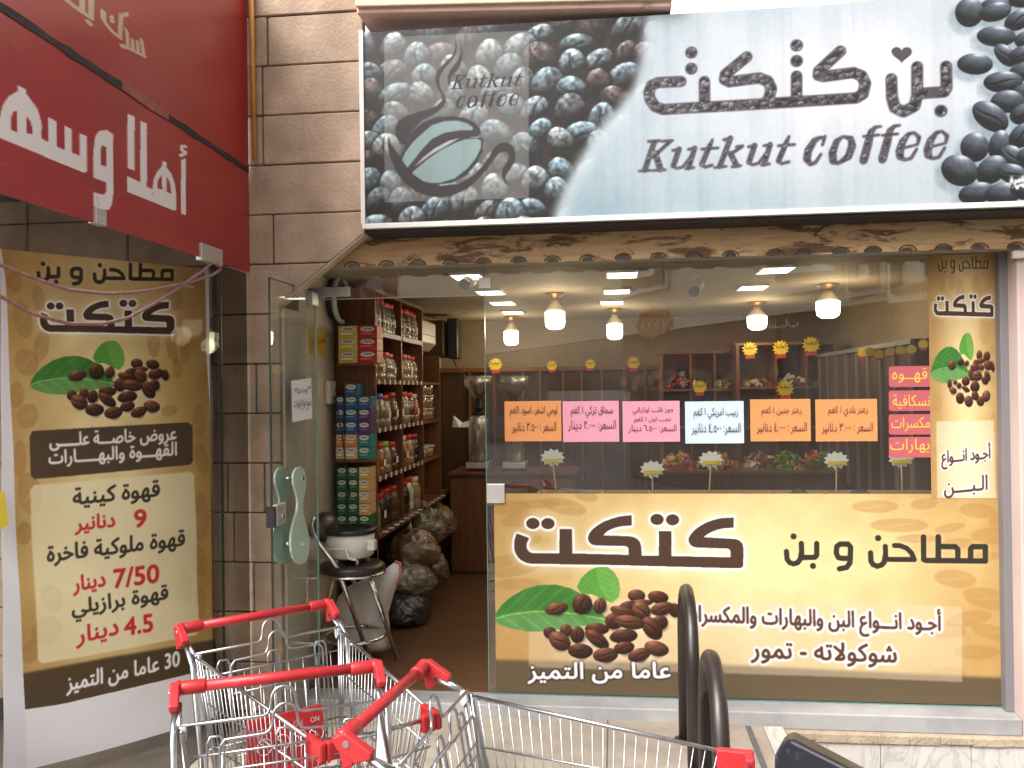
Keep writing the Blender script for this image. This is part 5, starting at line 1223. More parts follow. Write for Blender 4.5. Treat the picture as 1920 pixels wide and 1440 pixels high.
# plastic bags under the worktop
M_bag = glass_mat('bag_film', (.80, .78, .72), 1.5, rough=.12, milky=.28, mcol=(.34, .30, .24))
BAGS = [(792, 995, 2.05, .17, .17, 'olive', (.13, .10, .045)), (773, 1040, 1.60, .17, .17, 'brown', (.17, .095, .04)), (768, 1095, 1.45, .15, .13, 'pale', (.26, .22, .17)), (762, 1150, 1.35, .15, .14, 'black', (.03, .03, .035)), (822, 985, 2.75, .14, .15, 'tan', (.24, .15, .07)), (800, 1075, 1.95, .14, .17, 'grey', (.15, .12, .09))]
for i, (px, py, y, rx_, rz_, nm, colr) in enumerate(BAGS):
    cxyz = PY(px, py, y); cx = min(cxyz[0], XW + .05); rg = random.Random(40 + i)
    t = thing('plastic_bag', '%s filled clear plastic bag in the heap under the worktop' % nm, 'bag', (cx, y, cxyz[2] - rz_), 'plastic bags under the worktop')
    mb = MB(); mb.lump((cx, y, cxyz[2]), rx_ * .80, .14, rz_ * .80, .16, i + 1, sag=.15); mb.build('contents', mat('bag_' + nm, colr, .7, noise=.4, nscale=30), t)
    mb = MB(); mb.lump((cx, y, cxyz[2] + .01), rx_, .17, rz_, .15, i + 11, n=64, m=40, freq=1.5, sag=.3); mb.build('film', mat('film_' + nm, tuple(c * .75 + .035 for c in colr), .13, spec=.6, noise=.5, nscale=9, bump=.8, bscale=24), t)
    mb = MB(); mb.tube([(cx + rg.uniform(-.03, .03), y - .02, cxyz[2] + rz_ * .8), (cx, y - .03, cxyz[2] + rz_ * 1.05), (cx + rg.uniform(-.05, .05), y - .04, cxyz[2] + rz_ * 1.25)], [.05, .012, .035], 9); mb.build('knot', mat('film_' + nm), t)

# wall things left of the shelf
po = thing('yellow_notice', 'yellow wall notice with red writing seen through the glass door', 'notice', (XL, .3, 1.9))
WP = Plane((XL, 0), (0, 1)); WP.n = np.array([1.0, 0, 0])
c4 = [WP.uv(*p) for p in ((578, 617), (609, 621), (609, 668), (580, 664))]
mb = MB(); mb.prism(c4, lambda u, v, t: (t, u, v), XL + .001, XL + .003); mb.build('sheet', mat('yellow_sheet', (.70, .50, .04), .7), po)
lettering('lettering', po, WP, 'ممنوع التدخين', (580, 652), (608, 650), 22, mat('red_ink', (.5, .05, .03), .7), off=.006, bold=.01)
mb = MB(); q = PX(614, 735, XL); mb.box(XL + .0005, XL + .035, q[1] - .06, q[1] + .06, q[2] - .075, q[2] + .07)
sw = thing('wall_switch', 'cream switch box on the wall beside the tea cartons', 'switch', (XL, q[1], q[2])); s_ = mb.build('cover', M_white, sw, bev=.01)
mb = MB(); mb.box(XL + .0355, XL + .045, q[1] - .03, q[1] + .03, q[2] - .03, q[2] + .03); mb.build('rocker', mat('ivory', (.6, .57, .48), .4), sw, bev=.004)
q = PX(622, 562, XL)
ck = thing('wall_fan', 'round dark faced fan with a white rim high on the left wall', 'fan', (XL, q[1], q[2]))
mb = MB(); mb.tube([(XL + .06, q[1] + .14 * math.cos(a), q[2] + .14 * math.sin(a)) for a in np.linspace(0, 6.2832, 33)[:-1]], .016, 8, closed=True); mb.build('rim', M_white, ck)
mb = MB(); mb.tube([(XL + .001, q[1], q[2]), (XL + .055, q[1], q[2])], .128, 28); mb.build('face', mat('fan_grey', (.05, .055, .06), .3), ck)
# black cord hanging in front of the cartons
mb = MB(); mb.tube([PY(x, y, .60) for x, y in ((629, 745), (637, 790), (644, 835), (650, 880), (656, 930))], .004, 6)
tag(mb.build('hanging_cord', M_black), 'thin black cord hanging in front of the tea cartons', 'cord')

# air conditioner, loudspeaker, back cabinets
q0, q1 = PX(795, 600, -1.5), PX(821, 655, -1.5)
ac = thing('air_conditioner', 'white split air conditioner above the far end of the spice shelf', 'air conditioner', (-1.6, 2.5, 2.0))
mb = MB(); zt_, zb_2 = PX(795, 597, -1.5)[2], PX(795, 655, -1.5)[2]
mb.prism([(-1.745, zb_2), (-1.56, zb_2), (-1.50, zb_2 + .06), (-1.50, zt_ - .02), (-1.53, zt_), (-1.745, zt_)], lambda x, z, t: (x, t, z), 2.21, 2.80); mb.build('case', mat('ac_cream', (.60, .55, .45), .4), ac, bev=.006)
mb = MB(); mb.box(-1.4995, -1.497, 2.22, 2.79, (zt_ + zb_2) / 2 - .004, (zt_ + zb_2) / 2 + .002); mb.build('louvre', mat('dark_slot', (.06, .05, .045), .6), ac)
mb = MB(); a, b_ = PY(838, 597, 3.4), PY(858, 672, 3.4); mb.box(a[0], b_[0], 3.4, 3.62, b_[2], a[2])
sp_ = thing('loudspeaker', 'black box loudspeaker high in the far left corner', 'speaker', (a[0], 3.5, b_[2])); mb.build('case', M_black, sp_, bev=.008)
mb = MB(); mb.box(a[0] + .012, b_[0] - .012, 3.394, 3.3995, b_[2] + .02, a[2] - .02); mb.build('grille', mat('grille', (.03, .03, .03), .8), sp_)
mb = MB(); mb.tube([PY(x, y, 3.45) for x, y in ((850, 672), (856, 690), (866, 700), (880, 712))], .006, 6); mb.build('cable', M_black, sp_)
mb = MB(); mb.box(a[0] - .35, a[0] - .02, 3.3, 3.9, PY(820, 668, 3.4)[2], PY(820, 602, 3.4)[2])
tag(mb.build('wall_cupboard', M_dkwood, bev=.004), 'dark brown wall cupboard beside the black loudspeaker', 'cupboard')
cab = thing('back_cabinet', 'row of dark brown cabinets along the back wall behind the coffee grinders', 'cabinet', (-.6, 4.1, ZF))
zt_ = PY(1000, 690, 3.95)[2]
xa, xb = XL + .01, PY(1240, 700, 3.95)[0]
mb = MB(); mb.box(xa, xb, 4.0, YB - .01, ZF, zt_); mb.build('carcase', M_dkwood, cab)
for x in (822, 880, 925, 980, 1012, 1055, 1090, 1128, 1170, 1210):
    p = PY(x, 700, 3.95)[0]; mb = MB(); mb.box(p - .012, p + .012, 3.96, 3.9995, ZF + .02, zt_ - .01); mb.build('divider', M_wood, cab)
mb = MB(); mb.box(xa, xb, 3.95, 3.9595, zt_ - .03, zt_ + .01); mb.build('top_rail', M_wood, cab)
# counter with two grinders
cy = PZ(880, 1077, ZF)[1]; cz = PY(880, 886, cy)[2]
ctr = thing('counter', 'plain brown wooden counter at the back carrying two coffee grinders', 'counter', (-.8, cy + .3, ZF))
cxr = PY(1078, 890, cy)[0]
mb = MB(); mb.box(PY(845, 1000, cy)[0], cxr, cy + .012, cy + .6, ZF + .0, cz - .025); mb.build('front', M_dkwood, ctr)
mb = MB(); mb.box(PY(842, 1000, cy)[0], cxr + .02, cy, cy + .62, cz - .0245, cz); mb.build('counter_top', M_woodx, ctr, bev=.003)
mb = MB(); mb.box(PY(846, 1000, cy)[0], cxr - .02, cy + .003, cy + .0115, ZF + .03, cz - .06); mb.build('front_panel', M_wood, ctr)
M_steel = mat('brushed_steel', (.58, .57, .54), .32, metal=.75, noise=.06, nscale=30)
gy = cy + .22
for px, lab in ((898, 'brushed steel coffee grinder just left of the glass edge, nearest the doorway'), (966, 'brushed steel coffee grinder behind the orange price sheet')):
    gx = PY(px, 870, gy)[0]; zf_ = lambda y: PY(px, y, gy)[2]
    t = thing('coffee_grinder', lab, 'grinder', (gx, gy, cz), 'coffee grinders on the back counter')
    mb = MB(); mb.box(gx - .105, gx + .105, gy - .10, gy + .10, cz + .02, zf_(865)); mb.build('base', M_steel, t, bev=.008)
    for sx_ in (-.085, .085):
        mb = MB(); mb.lathe((gx + sx_, gy - .08, cz + .0005), [(.016, 0), (.014, .0195)], 10); mb.build('foot', mat('red_rubber', (.3, .02, .02), .6), t)
    mb = MB(); zz = zf_(864.5); mb.lathe((gx, gy, zz), [(.088, 0), (.088, zf_(790) - zz), (.078, zf_(783) - zz), (.05, zf_(778) - zz)], 24); mb.build('motor_body', M_steel, t)
    mb = MB(); zz = zf_(777.5); mb.lathe((gx, gy, zz), [(.06, 0), (.06, .02), (.028, .022), (.028, .05), (.055, .052), (.055, .07), (.024, .075), (.024, zf_(748) - zz)], 18); mb.build('neck', mat('dark_steel'), t)
    mb = MB(); zz = zf_(747.5); mb.lathe((gx, gy, zz), [(.03, 0), (.10, zf_(726) - zz), (.118, zf_(723) - zz), (.124, zf_(705) - zz), (.120, zf_(705) - zz), (.112, zf_(724) - zz)], 24); mb.build('hopper', M_steel, t)
    mb = MB(); mb.box(gx - .035, gx + .03, gy - .0925, gy - .0885, zf_(805), zf_(795)); mb.build('badge', M_chrome, t)
# paper cone and small goods beside the grinder
mb = MB(); c = PY(862, 795, 3.5); mb.add([c + np.array(v) for v in ((-.07, 0, -.03), (.09, 0, -.03), (.08, .02, .03), (.02, .04, .01), (-.06, .02, .08), (0, -.03, -.03))], [(0, 5, 1), (0, 3, 4), (0, 1, 2, 3), (5, 2, 1), (5, 0, 4), (5, 4, 3, 2)])
tag(mb.build('paper_packet', M_paper), 'folded white paper packet left of the coffee grinder', 'paper')

# lamps
M_bulb = mat('lit_bulb', (1, .92, .72), .4, emit=7.0, ecol=(1, .84, .56))
M_neck = mat('bulb_neck', (.60, .56, .46), .4)
M_brass = mat('brass_rosette', (.35, .2, .09), .4, metal=.6)
BUL = [(1040, 549, 618, 37, 'nearest to the centre of the window'), (1152, 578, 637, 30, 'just right of the brightest lamp at the window centre'), (958, 593, 648, 27, 'above the coffee grinders'), (1419, 566, 619, 36, 'above the three yellow tags at the back shelf'), (1552, 532, 597, 43, 'farthest right, beside the window strip')]
for px, y0, y1, wpx, lab in BUL:
    p = PZ(px, y0, ZC); y = p[1]; sc = np.dot(p - CAM, _f) / F_PX; r = wpx * sc / 2; zb_3 = PY(px, y1, y)[2]; L_ = ZC - zb_3
    t = thing('ceiling_lamp', 'lit ceiling bulb, ' + lab, 'lamp', (p[0], y, zb_3), 'lit bulbs under the shop ceiling')
    mb = MB(); mb.lathe((p[0], y, zb_3), [(.001, 0), (r * .6, .004), (r * .92, r * .28), (r, r * .7), (r, L_ * .48)], 20); mb.build('diffuser', M_bulb, t)
    mb = MB(); mb.lathe((p[0], y, zb_3 + L_ * .482), [(r * .98, 0), (r * .9, L_ * .08), (r * .42, L_ * .25), (r * .36, L_ * .33)], 20); mb.build('neck', M_neck, t)
    mb = MB(); mb.lathe((p[0], y, ZC - L_ * .17), [(r * .4, 0), (r * .5, L_ * .04), (r * .9, L_ * .12), (r * .95, L_ * .165)], 16); mb.build('rosette', M_brass, t)
    pl_ = bpy.data.lights.new('bulb_light', 'POINT'); pl_.energy = 2.6; pl_.color = (1, .78, .48); pl_.shadow_soft_size = r
    po_ = bpy.data.objects.new('bulb_light', pl_); COL.objects.link(po_); po_.parent = t; po_.location = (0, -r - .10, .0)
M_led = mat('led_panel', (1, .97, .88), .4, emit=3.5, ecol=(1, .95, .80))
LED = [(1167, 516, 'nearest in the middle row'), (1157, 547, 'second in the middle row'), (1147, 568, 'farthest in the middle row'), (878, 520, 'nearest in the left row'), (919, 549, 'second in the left row'), (942, 569, 'third in the left row'), (962, 586, 'farthest in the left row'), (1455, 507, 'nearest in the right row'), (1410, 540, 'farthest in the right row')]
for px, py, lab in LED:
    p = PZ(px, py, ZC - .012); t = thing('ceiling_panel_light', 'lit ceiling panel light, ' + lab, 'light', (p[0], p[1], ZC), 'panel lights in the shop ceiling')
    mb = MB(); mb.box(p[0] - .085, p[0] + .085, p[1] - .13, p[1] + .13, ZC - .012, ZC - .004); mb.build('diffuser', M_led, t)
    mb = MB()
    for s in (-1, 1): mb.box(p[0] + s * .0925 - .006, p[0] + s * .0925 + .006, p[1] - .145, p[1] + .145, ZC - .016, ZC - .001); mb.box(p[0] - .086, p[0] + .086, p[1] + s * .1385 - .006, p[1] + s * .1385 + .006, ZC - .0155, ZC - .0012)
    mb.build('frame', M_white, t)
for px, y0, y1, lab in ((1305, 511, 552, 'white camera hanging from the ceiling in the middle of the window'), (880, 513, 538, 'white camera hanging from the ceiling above the door transom')):
    p = PZ(px, y0, ZC); y = p[1]; zb_3 = PY(px, y1, y)[2]; L_ = ZC - zb_3
    t = thing('ceiling_camera', lab, 'camera', (p[0], y, zb_3), 'cameras on the shop ceiling')
    mb = MB(); mb.tube([(p[0], y, ZC - .001), (p[0], y, ZC - L_ * .5)], .012, 8); mb.build('stem', M_white, t)
    mb = MB(); mb.tube([(p[0] + .02, y + .02, ZC - L_ * .42), (p[0] - .015, y - .05, zb_3 + .02)], .034, 14); c_ = mb.build('body', M_white, t)
    mb = MB(); mb.tube([(p[0] - .0155, y - .052, zb_3 + .019), (p[0] - .022, y - .068, zb_3 + .008)], .0335, 14); mb.build('lens', mat('blue_grey_lens', (.08, .13, .2), .3), t)

# display shelves at the back
def px_shelf(name, label, Yp, x0p, x1p, ytop, zbot, rows, divs, depth=.35):
    a = PY(x0p, ytop, Yp); b_ = PY(x1p, ytop, Yp); zt = a[2]
    t = thing(name, label, 'shelf', ((a[0] + b_[0]) / 2, Yp, ZF))
    mb = MB(); mb.box(a[0], b_[0], Yp + depth, Yp + depth + .012, zbot, zt); mb.build('back_panel', M_dkwood, t)
    for x in [a[0], b_[0]]:
        mb = MB(); mb.box(x - .014, x + .014, Yp, Yp + depth - .001, zbot, zt); mb.build('side_panel', M_woodx, t)
    mb = MB(); mb.box(a[0] - .02, b_[0] + .02, Yp - .005, Yp + depth, zt + .0005, zt + .022); mb.build('top_board', M_woodx, t)
    for y in rows:
        z = PY((x0p + x1p) / 2, y, Yp)[2]; mb = MB(); mb.box(a[0] + .0145, b_[0] - .0145, Yp, Yp + depth - .002, z - .02, z); mb.build('shelf_board', M_woodx, t)
    for d in divs:
        x = PY(d, ytop, Yp)[0]; mb = MB(); mb.box(x - .008, x + .008, Yp + .005, Yp + depth - .002, zbot, zt - .001); mb.build('divider', M_woodx, t)
    return t
px_shelf('display_shelf', 'open brown display shelf at the back, left of the three yellow tags', 3.3, 1240, 1377, 664, ZF, (729, 800, 870), (1295, 1340))
px_shelf('display_shelf', 'open brown display shelf at the back under the three yellow tags', 3.1, 1383, 1566, 648, ZF, (724, 800, 870), (1455, 1512))
def heap(Yp, px, py, w, h, cols, label, n=46, seed=0, d=.12):
    c = PY(px, py, Yp); rg = random.Random(seed); mb = MB(); ms = [mat('wrapper_%d_%d_%d' % tuple(int(v * 100) for v in q), q, .25, spec=.7) for q in cols]
    for i in range(n):
        u = rg.uniform(-1, 1); v = rg.uniform(-1, 1); hh = h * max(.1, 1 - .7 * u * u) * rg.uniform(.1, 1)
        p = c + np.array([u * w, v * d, hh]); s = rg.uniform(.014, .028)
        ax = np.array([rg.gauss(0, 1) for _ in range(3)]); ax /= np.linalg.norm(ax); ay = np.cross(ax, [rg.gauss(0, 1) for _ in range(3)]); ay /= np.linalg.norm(ay); az = np.cross(ax, ay)
        mb.obox(p, ax * s, ay * s * .7, az * s * .35, rg.randrange(len(cols)))
    o = mb.build('sweets', ms); o['kind'] = 'stuff'; o['label'] = label; o['category'] = 'sweets'
RED, ORA, GRN, YEL, PNK, WHT, BRN = (.5, .03, .03), (.6, .22, .04), (.07, .22, .04), (.6, .45, .05), (.5, .12, .2), (.6, .58, .52), (.15, .07, .03)
heap(3.42, 1275, 728, .12, .13, [RED, RED, BRN, (.1, .15, .4)], 'loose red wrapped sweets on the upper back shelf', 60, 1)
heap(3.42, 1345, 728, .12, .07, [GRN, PNK, BRN, YEL], 'mixed wrapped sweets on the upper back shelf', 40, 2)
heap(3.25, 1484, 723, .12, .09, [WHT, WHT, BRN, (.3, .3, .2)], 'pale speckled sweets on the upper back shelf', 60, 3)
heap(3.25, 1540, 723, .09, .07, [RED, BRN, GRN], 'dark red sweets at the right end of the upper back shelf', 40, 4)
heap(3.25, 1420, 723, .10, .05, [BRN, ORA, WHT], 'brown sweets at the left end of the upper back shelf', 30, 9)
tb = thing('sweets_counter', 'low brown counter heaped with coloured sweet packets behind the price sheets', 'counter', (.9, 2.3, ZF))
a, b_ = PY(1240, 885, 2.15), PY(1568, 885, 2.15)
mb = MB(); mb.box(a[0], b_[0], 2.15, 2.75, ZF, PY(1400, 888, 2.15)[2]); mb.build('front', M_dkwood, tb)
mb = MB(); z = PY(1400, 888, 2.15)[2]; mb.box(a[0] - .02, b_[0] + .02, 2.13, 2.77, z + .0005, z + .02); mb.build('counter_top', M_woodx, tb)
for i, (px, w_, cols, lab) in enumerate(((1272, .10, [PNK, RED, YEL], 'pink and red sweet packets at the left of the sweets counter'), (1345, .14, [ORA, ORA, YEL, BRN], 'orange sweet packets on the sweets counter'), (1425, .10, [BRN, PNK, WHT], 'brown and pink sweet packets on the sweets counter'), (1475, .10, [YEL, GRN, GRN], 'green and yellow sweet packets on the sweets counter'), (1535, .12, [ORA, RED, GRN], 'orange and red sweet packets at the right of the sweets counter'))):
    heap(2.42, px, 880, w_, .13, cols, lab, 90, 20 + i, .2)
rw = thing('side_display', 'dark wall display with hanging tags along the right wall of the shop', 'shelf', (1.9, 2, 1))
ztr = PX(1660, 652, 1.72)[2]
mb = MB(); mb.box(1.74, XR - .003, .75, 3.2, .9, ztr + .03); mb.build('case', M_dkwood, rw)
for y in np.linspace(.8, 3.1, 9):
    mb = MB(); mb.box(1.722, 1.7395, y - .012, y + .012, .92, ztr); mb.build('divider', mat('grey_rail', (.16, .15, .145), .5), rw)
mb = MB(); mb.box(1.715, 1.739, .75, 3.2, ztr + .001, ztr + .03); mb.build('top_rail', mat('grey_rail'), rw)

# starburst tags
M_yel = mat('tag_yellow', (.78, .56, .03), .6); M_tred = mat('tag_red', (.55, .05, .06), .6)
def burst(r1, r2, n): return [((r1 if i % 2 == 0 else r2) * math.cos(math.pi * i / n), (r1 if i % 2 == 0 else r2) * math.sin(math.pi * i / n)) for i in range(2 * n)]
TAGS = [(929, 684, 13, 3.93, 'above the left coffee grinder'), (1035, 686, 10, 3.93, 'on the back cabinet, second from the left'), (1107, 683, 10, 3.93, 'on the back cabinet, third from the left'), (1188, 681, 12, 3.93, 'on the back cabinet, last before the display shelves'),
        (1312, 726, 13, 3.28, 'on the middle shelf above the blue sheet'), (1406, 655, 14, 3.08, 'on the top edge of the back shelf, left of three'), (1464, 653, 15, 3.08, 'on the top edge of the back shelf, middle of three'), (1521, 647, 16, 3.08, 'on the top edge of the back shelf, right of three'), (1472, 729, 16, 3.08, 'low on the back shelf above the orange sheets')]
def star_tag(c, r, lab, along=(1, 0, 0), nrm=(0, -1, 0), text=True):
    A_, N_ = np.array(along, float), np.array(nrm, float)
    t = thing('price_tag', 'yellow starburst price tag ' + lab, 'price tag', c, 'yellow starburst tags'); f = lambda u, v, k: tuple(np.array(c) + A_ * u + np.array([0, 0, 1]) * v + N_ * k)
    mb = MB(); mb.prism(burst(r * 1.08, r * .76, 13), f, 0, .003); s_ = mb.build('star', M_yel, t)
    mb = MB(); mb.prism([(-r * .6, -r * 1.25), (r * .6, -r * 1.2), (r * .62, -r * .72), (-r * .6, -r * .76)], f, .0035, .0055); mb.build('red_strip', M_tred, t)
    if text:
        V, T = glyphs('الوقية', .015); mb = MB(); mb.add([f((v[0] - .5) * r * 1.35, v[1] * r * .62 - .08 * r, .006) for v in V], [tuple(q) for q in T]); child(s_, mb, 'lettering', M_ink)
for px, py, rp, Yp, lab in TAGS:
    c = PY(px, py, Yp); sc = np.dot(c - CAM, _f) / F_PX; star_tag(c, rp * sc, lab)
for i, (px, py) in enumerate(((1617, 661), (1632, 660), (1648, 664), (1668, 660), (1688, 657), (1709, 655), (1731, 645))):
    c = PX(px, py, 1.66); sc = np.dot(c - CAM, _f) / F_PX; star_tag(c, 9.5 * sc, '%s from the far end of the row on the right wall' % ORD[i], (.94, -.34, 0), (-.34, -.94, 0), False)

# wooden window trays and price cards on sticks
tr = thing('window_tray', 'pale wooden divided tray standing inside the window behind the gold print', 'tray', (.5, .3, .9))
zt_ = PY(1240, 919, .52)[2]
xa, xb = PY(1012, 919, .52)[0], PY(1765, 919, .52)[0]
mb = MB(); mb.box(xa, xb, .515, .53, .8, zt_); mb.build('rear_board', M_pine, tr)
mb = MB(); mb.box(xa, xb, .06, .075, .8, zt_ - .02); mb.build('front_board', M_pine, tr)
mb = MB(); mb.box(xa, xb, .0755, .5145, .8, .815); mb.build('bottom', M_pine, tr)
for px in (1012, 1130, 1218, 1320, 1440, 1545, 1650, 1763):
    x = PY(px, 919, .5)[0]; mb = MB(); mb.box(x - .007, x + .007, .0755, .5145, .8155, zt_ - .003); mb.build('divider', M_pine, tr)
mb = MB(); mb.box(xa + .05, xb - .05, .1, .5, .0705, .7995); mb.build('stand', M_dkwood, tr)
M_herb = mat('dried_herbs', (.075, .085, .055), .95, noise=.5, nscale=60, bump=1, bscale=90)
for px, wd, colr, lab in ((1060, .17, (.03, .026, .024), 'heap of dark dried fruit in the first window tray'), (1500, .16, None, 'heap of grey green herbs in the fifth window tray'), (1612, .16, None, 'heap of grey green herbs in the sixth window tray'), (1270, .15, (.14, .09, .04), 'heap of brown nuts in the third window tray'), (1385, .16, (.12, .08, .05), 'heap of brown seeds in the fourth window tray')):
    c = PY(px, 925, .3); mb = MB(); hh = .10 if colr is None else .05
    mb.ball((c[0], .3, .87), wd * .8, .18, hh + .13, 22, 14, jit=.04, rng=random.Random(px)); o = mb.build('dry_goods', mat('goods_%d' % px, colr, .9, noise=.5, nscale=50, bump=1, bscale=60) if colr else M_herb); o['kind'] = 'stuff'; o['label'] = lab; o['category'] = 'dry goods'
M_card = mat('card_white', (.84, .86, .82), .7); M_tape_y = mat('yellow_tape', (.75, .60, .04), .5); M_stick = mat('wood_stick', (.50, .37, .20), .7)
for px, py, bx, by, lab in ((1036, 858, 1046, 925, 'leftmost of the row, above the first window tray'), (1223, 880, 1224, 925, 'second of the row, lower than its neighbours'), (1333, 862, 1328, 925, 'third of the row, under the blue price sheet'), (1568, 863, 1567, 930, 'fourth of the row, under the last orange price sheet'), (1689, 860, 1692, 932, 'half hidden behind the lowest pink word strip')):
    yk = .28; c = PY(px, py, yk); b_ = PY(bx, by + 25, yk); sc = np.dot(c - CAM, _f) / F_PX; rg = random.Random(px)
    t = thing('stick_card', 'white card on a stick, ' + lab, 'price card', b_, 'starburst cards on sticks')
    pts = [((22 if i % 2 == 0 else 17) * sc * math.cos(math.pi * i / 11) * 1.08, (17.5 if i % 2 == 0 else 13) * sc * math.sin(math.pi * i / 11)) for i in range(22)]
    mb = MB(); mb.prism(pts, lambda u, v, k: (c[0] + u, yk + k, c[2] + v), 0, .002); mb.build('card', M_card, t)
    mb = MB(); mb.tube([(b_[0], yk - .006, b_[2]), (c[0], yk - .006, c[2] - 2 * sc)], .0045, 6); mb.build('stick', M_stick, t)
    mb = MB(); mb.prism([(-16 * sc, -9 * sc), (16 * sc, -8 * sc), (16 * sc, -1 * sc), (-16 * sc, -2 * sc)], lambda u, v, k: (c[0] + u, yk + k, c[2] + v), -.0125, -.0115); mb.build('tape', M_tape_y, t)

# ================================================================== SHEETS AND STRIPS ON THE WINDOW
M_br = mat('brown_ink', (.075, .035, .03), .8)
SH = [((946, 1053, 752.5, 827), (.60, .25, .085), 'orange', [('لومي اشقر، اسود ١كغم', 956, 1045, 783, 22), ('السعر : ٣.٥٠٠ دنانير', 960, 1043, 813, 22)], 'leftmost of the row'),
      ((1055, 1161, 752.5, 828), (.64, .27, .36), 'pink', [('سماق تركي ١ كغم', 1070, 1149, 783, 22), ('السعر: ٢.٠٠٠ دينار', 1065, 1155, 809, 21)], 'left of the two pink ones'),
      ((1167, 1275, 752.5, 828), (.64, .27, .36), 'pink', [('جوز قلب اوكراني', 1186, 1262, 777, 14), ('نخب اول ١ كغم', 1189, 1257, 794, 13), ('السعر: ٦.٥٠٠ دينار', 1178, 1268, 812, 16)], 'right of the two pink ones, with three lines'),
      ((1284, 1395, 753, 831), (.50, .60, .72), 'pale blue', [('زبيب امريكي ١ كغم', 1300, 1383, 787, 23), ('السعر: ٤.٥٠٠ دنانير', 1296, 1388, 816, 23)], 'the only blue one in the row'),
      ((1406, 1520, 749, 827), (.64, .28, .10), 'orange', [('زعتر جنين ١ كغم', 1427, 1502, 781, 19), ('السعر : ٤.٠٠٠ دنانير', 1418, 1512, 814, 22)], 'just right of the blue one'),
      ((1528, 1645, 749, 827), (.64, .28, .10), 'orange', [('زعتر بلدي ١ كغم', 1552, 1626, 781, 20), ('السعر : ٣.٠٠٠ دنانير', 1540, 1636, 814, 22)], 'rightmost of the row')]
for (a, b_, t_, bt), colr, nm, lines, lab in SH:
    p, q = GLASS.uv(a, t_), GLASS.uv(b_, bt)
    t = thing('price_sheet', '%s printed price sheet on the window, %s' % (nm, lab), 'price sheet', (p[0], -.002, q[1]), 'coloured price sheets on the window')
    mb = MB(); n_ = 8; rg = random.Random(a)
    V = []; 
    for i in range(n_ + 1):
        for j in range(n_ + 1):
            V.append((p[0] + (q[0] - p[0]) * i / n_, -.0035 - .0035 * max(0, (abs(i - n_ / 2) / n_ * 2) ** 3) * rg.random(), q[1] + (p[1] - q[1]) * j / n_))
    mb.add(V, [(i * (n_ + 1) + j, (i + 1) * (n_ + 1) + j, (i + 1) * (n_ + 1) + j + 1, i * (n_ + 1) + j + 1) for i in range(n_) for j in range(n_)], 0, True)
    mb.build('sheet', mat('paper_' + nm.replace(' ', '_'), colr, .75), t)
    for tx, l, r, y, h in lines: lettering('lettering', t, GLASS, tx, (l, y), (r, y - .5), h, M_br if nm != 'pale blue' else M_ink, off=.0085, bold=.014)
M_strip = mat('pink_vinyl', (.43, .095, .115), .45)
M_sy = mat('strip_yellow', (.78, .50, .06), .5)
for (tp, bt, tx, l, r, y, h) in ((687, 725, 'قهــوه', 1672, 1738, 718, 28), (732.5, 770, 'نسكافية', 1673, 1743, 767, 27), (777, 814.5, 'مكسرات', 1671, 1743, 809, 27), (819.5, 857.5, 'بهارات', 1669, 1742, 850, 27)):
    p, q = GLASS.uv(1666, tp), GLASS.uv(1746, bt); rr_ = .012
    poly = [(q[0], q[1]), (q[0], p[1])] + [(p[0] + rr_ - rr_ * math.sin(k), p[1] - rr_ + rr_ * math.cos(k)) for k in np.linspace(0, math.pi / 2, 5)] + [(p[0] + rr_ - rr_ * math.cos(k), q[1] + rr_ - rr_ * math.sin(k)) for k in np.linspace(0, math.pi / 2, 5)]
    i_ = {687: 'top', 732.5: 'second', 777: 'third', 819.5: 'lowest'}[tp]
    t = thing('word_strip', 'dark pink strip with a yellow word, %s of the four strips on the window' % i_, 'sticker', (p[0], -.001, q[1]), 'pink word strips on the window')
    mb = MB(); mb.prism(poly, lambda u, v, k: (u, k, v), -.0030, -.0015); mb.build('strip', M_strip, t)
    lettering('lettering', t, GLASS, tx, (l, y), (r, y - .5), h, M_sy, off=.0042, bold=.03)

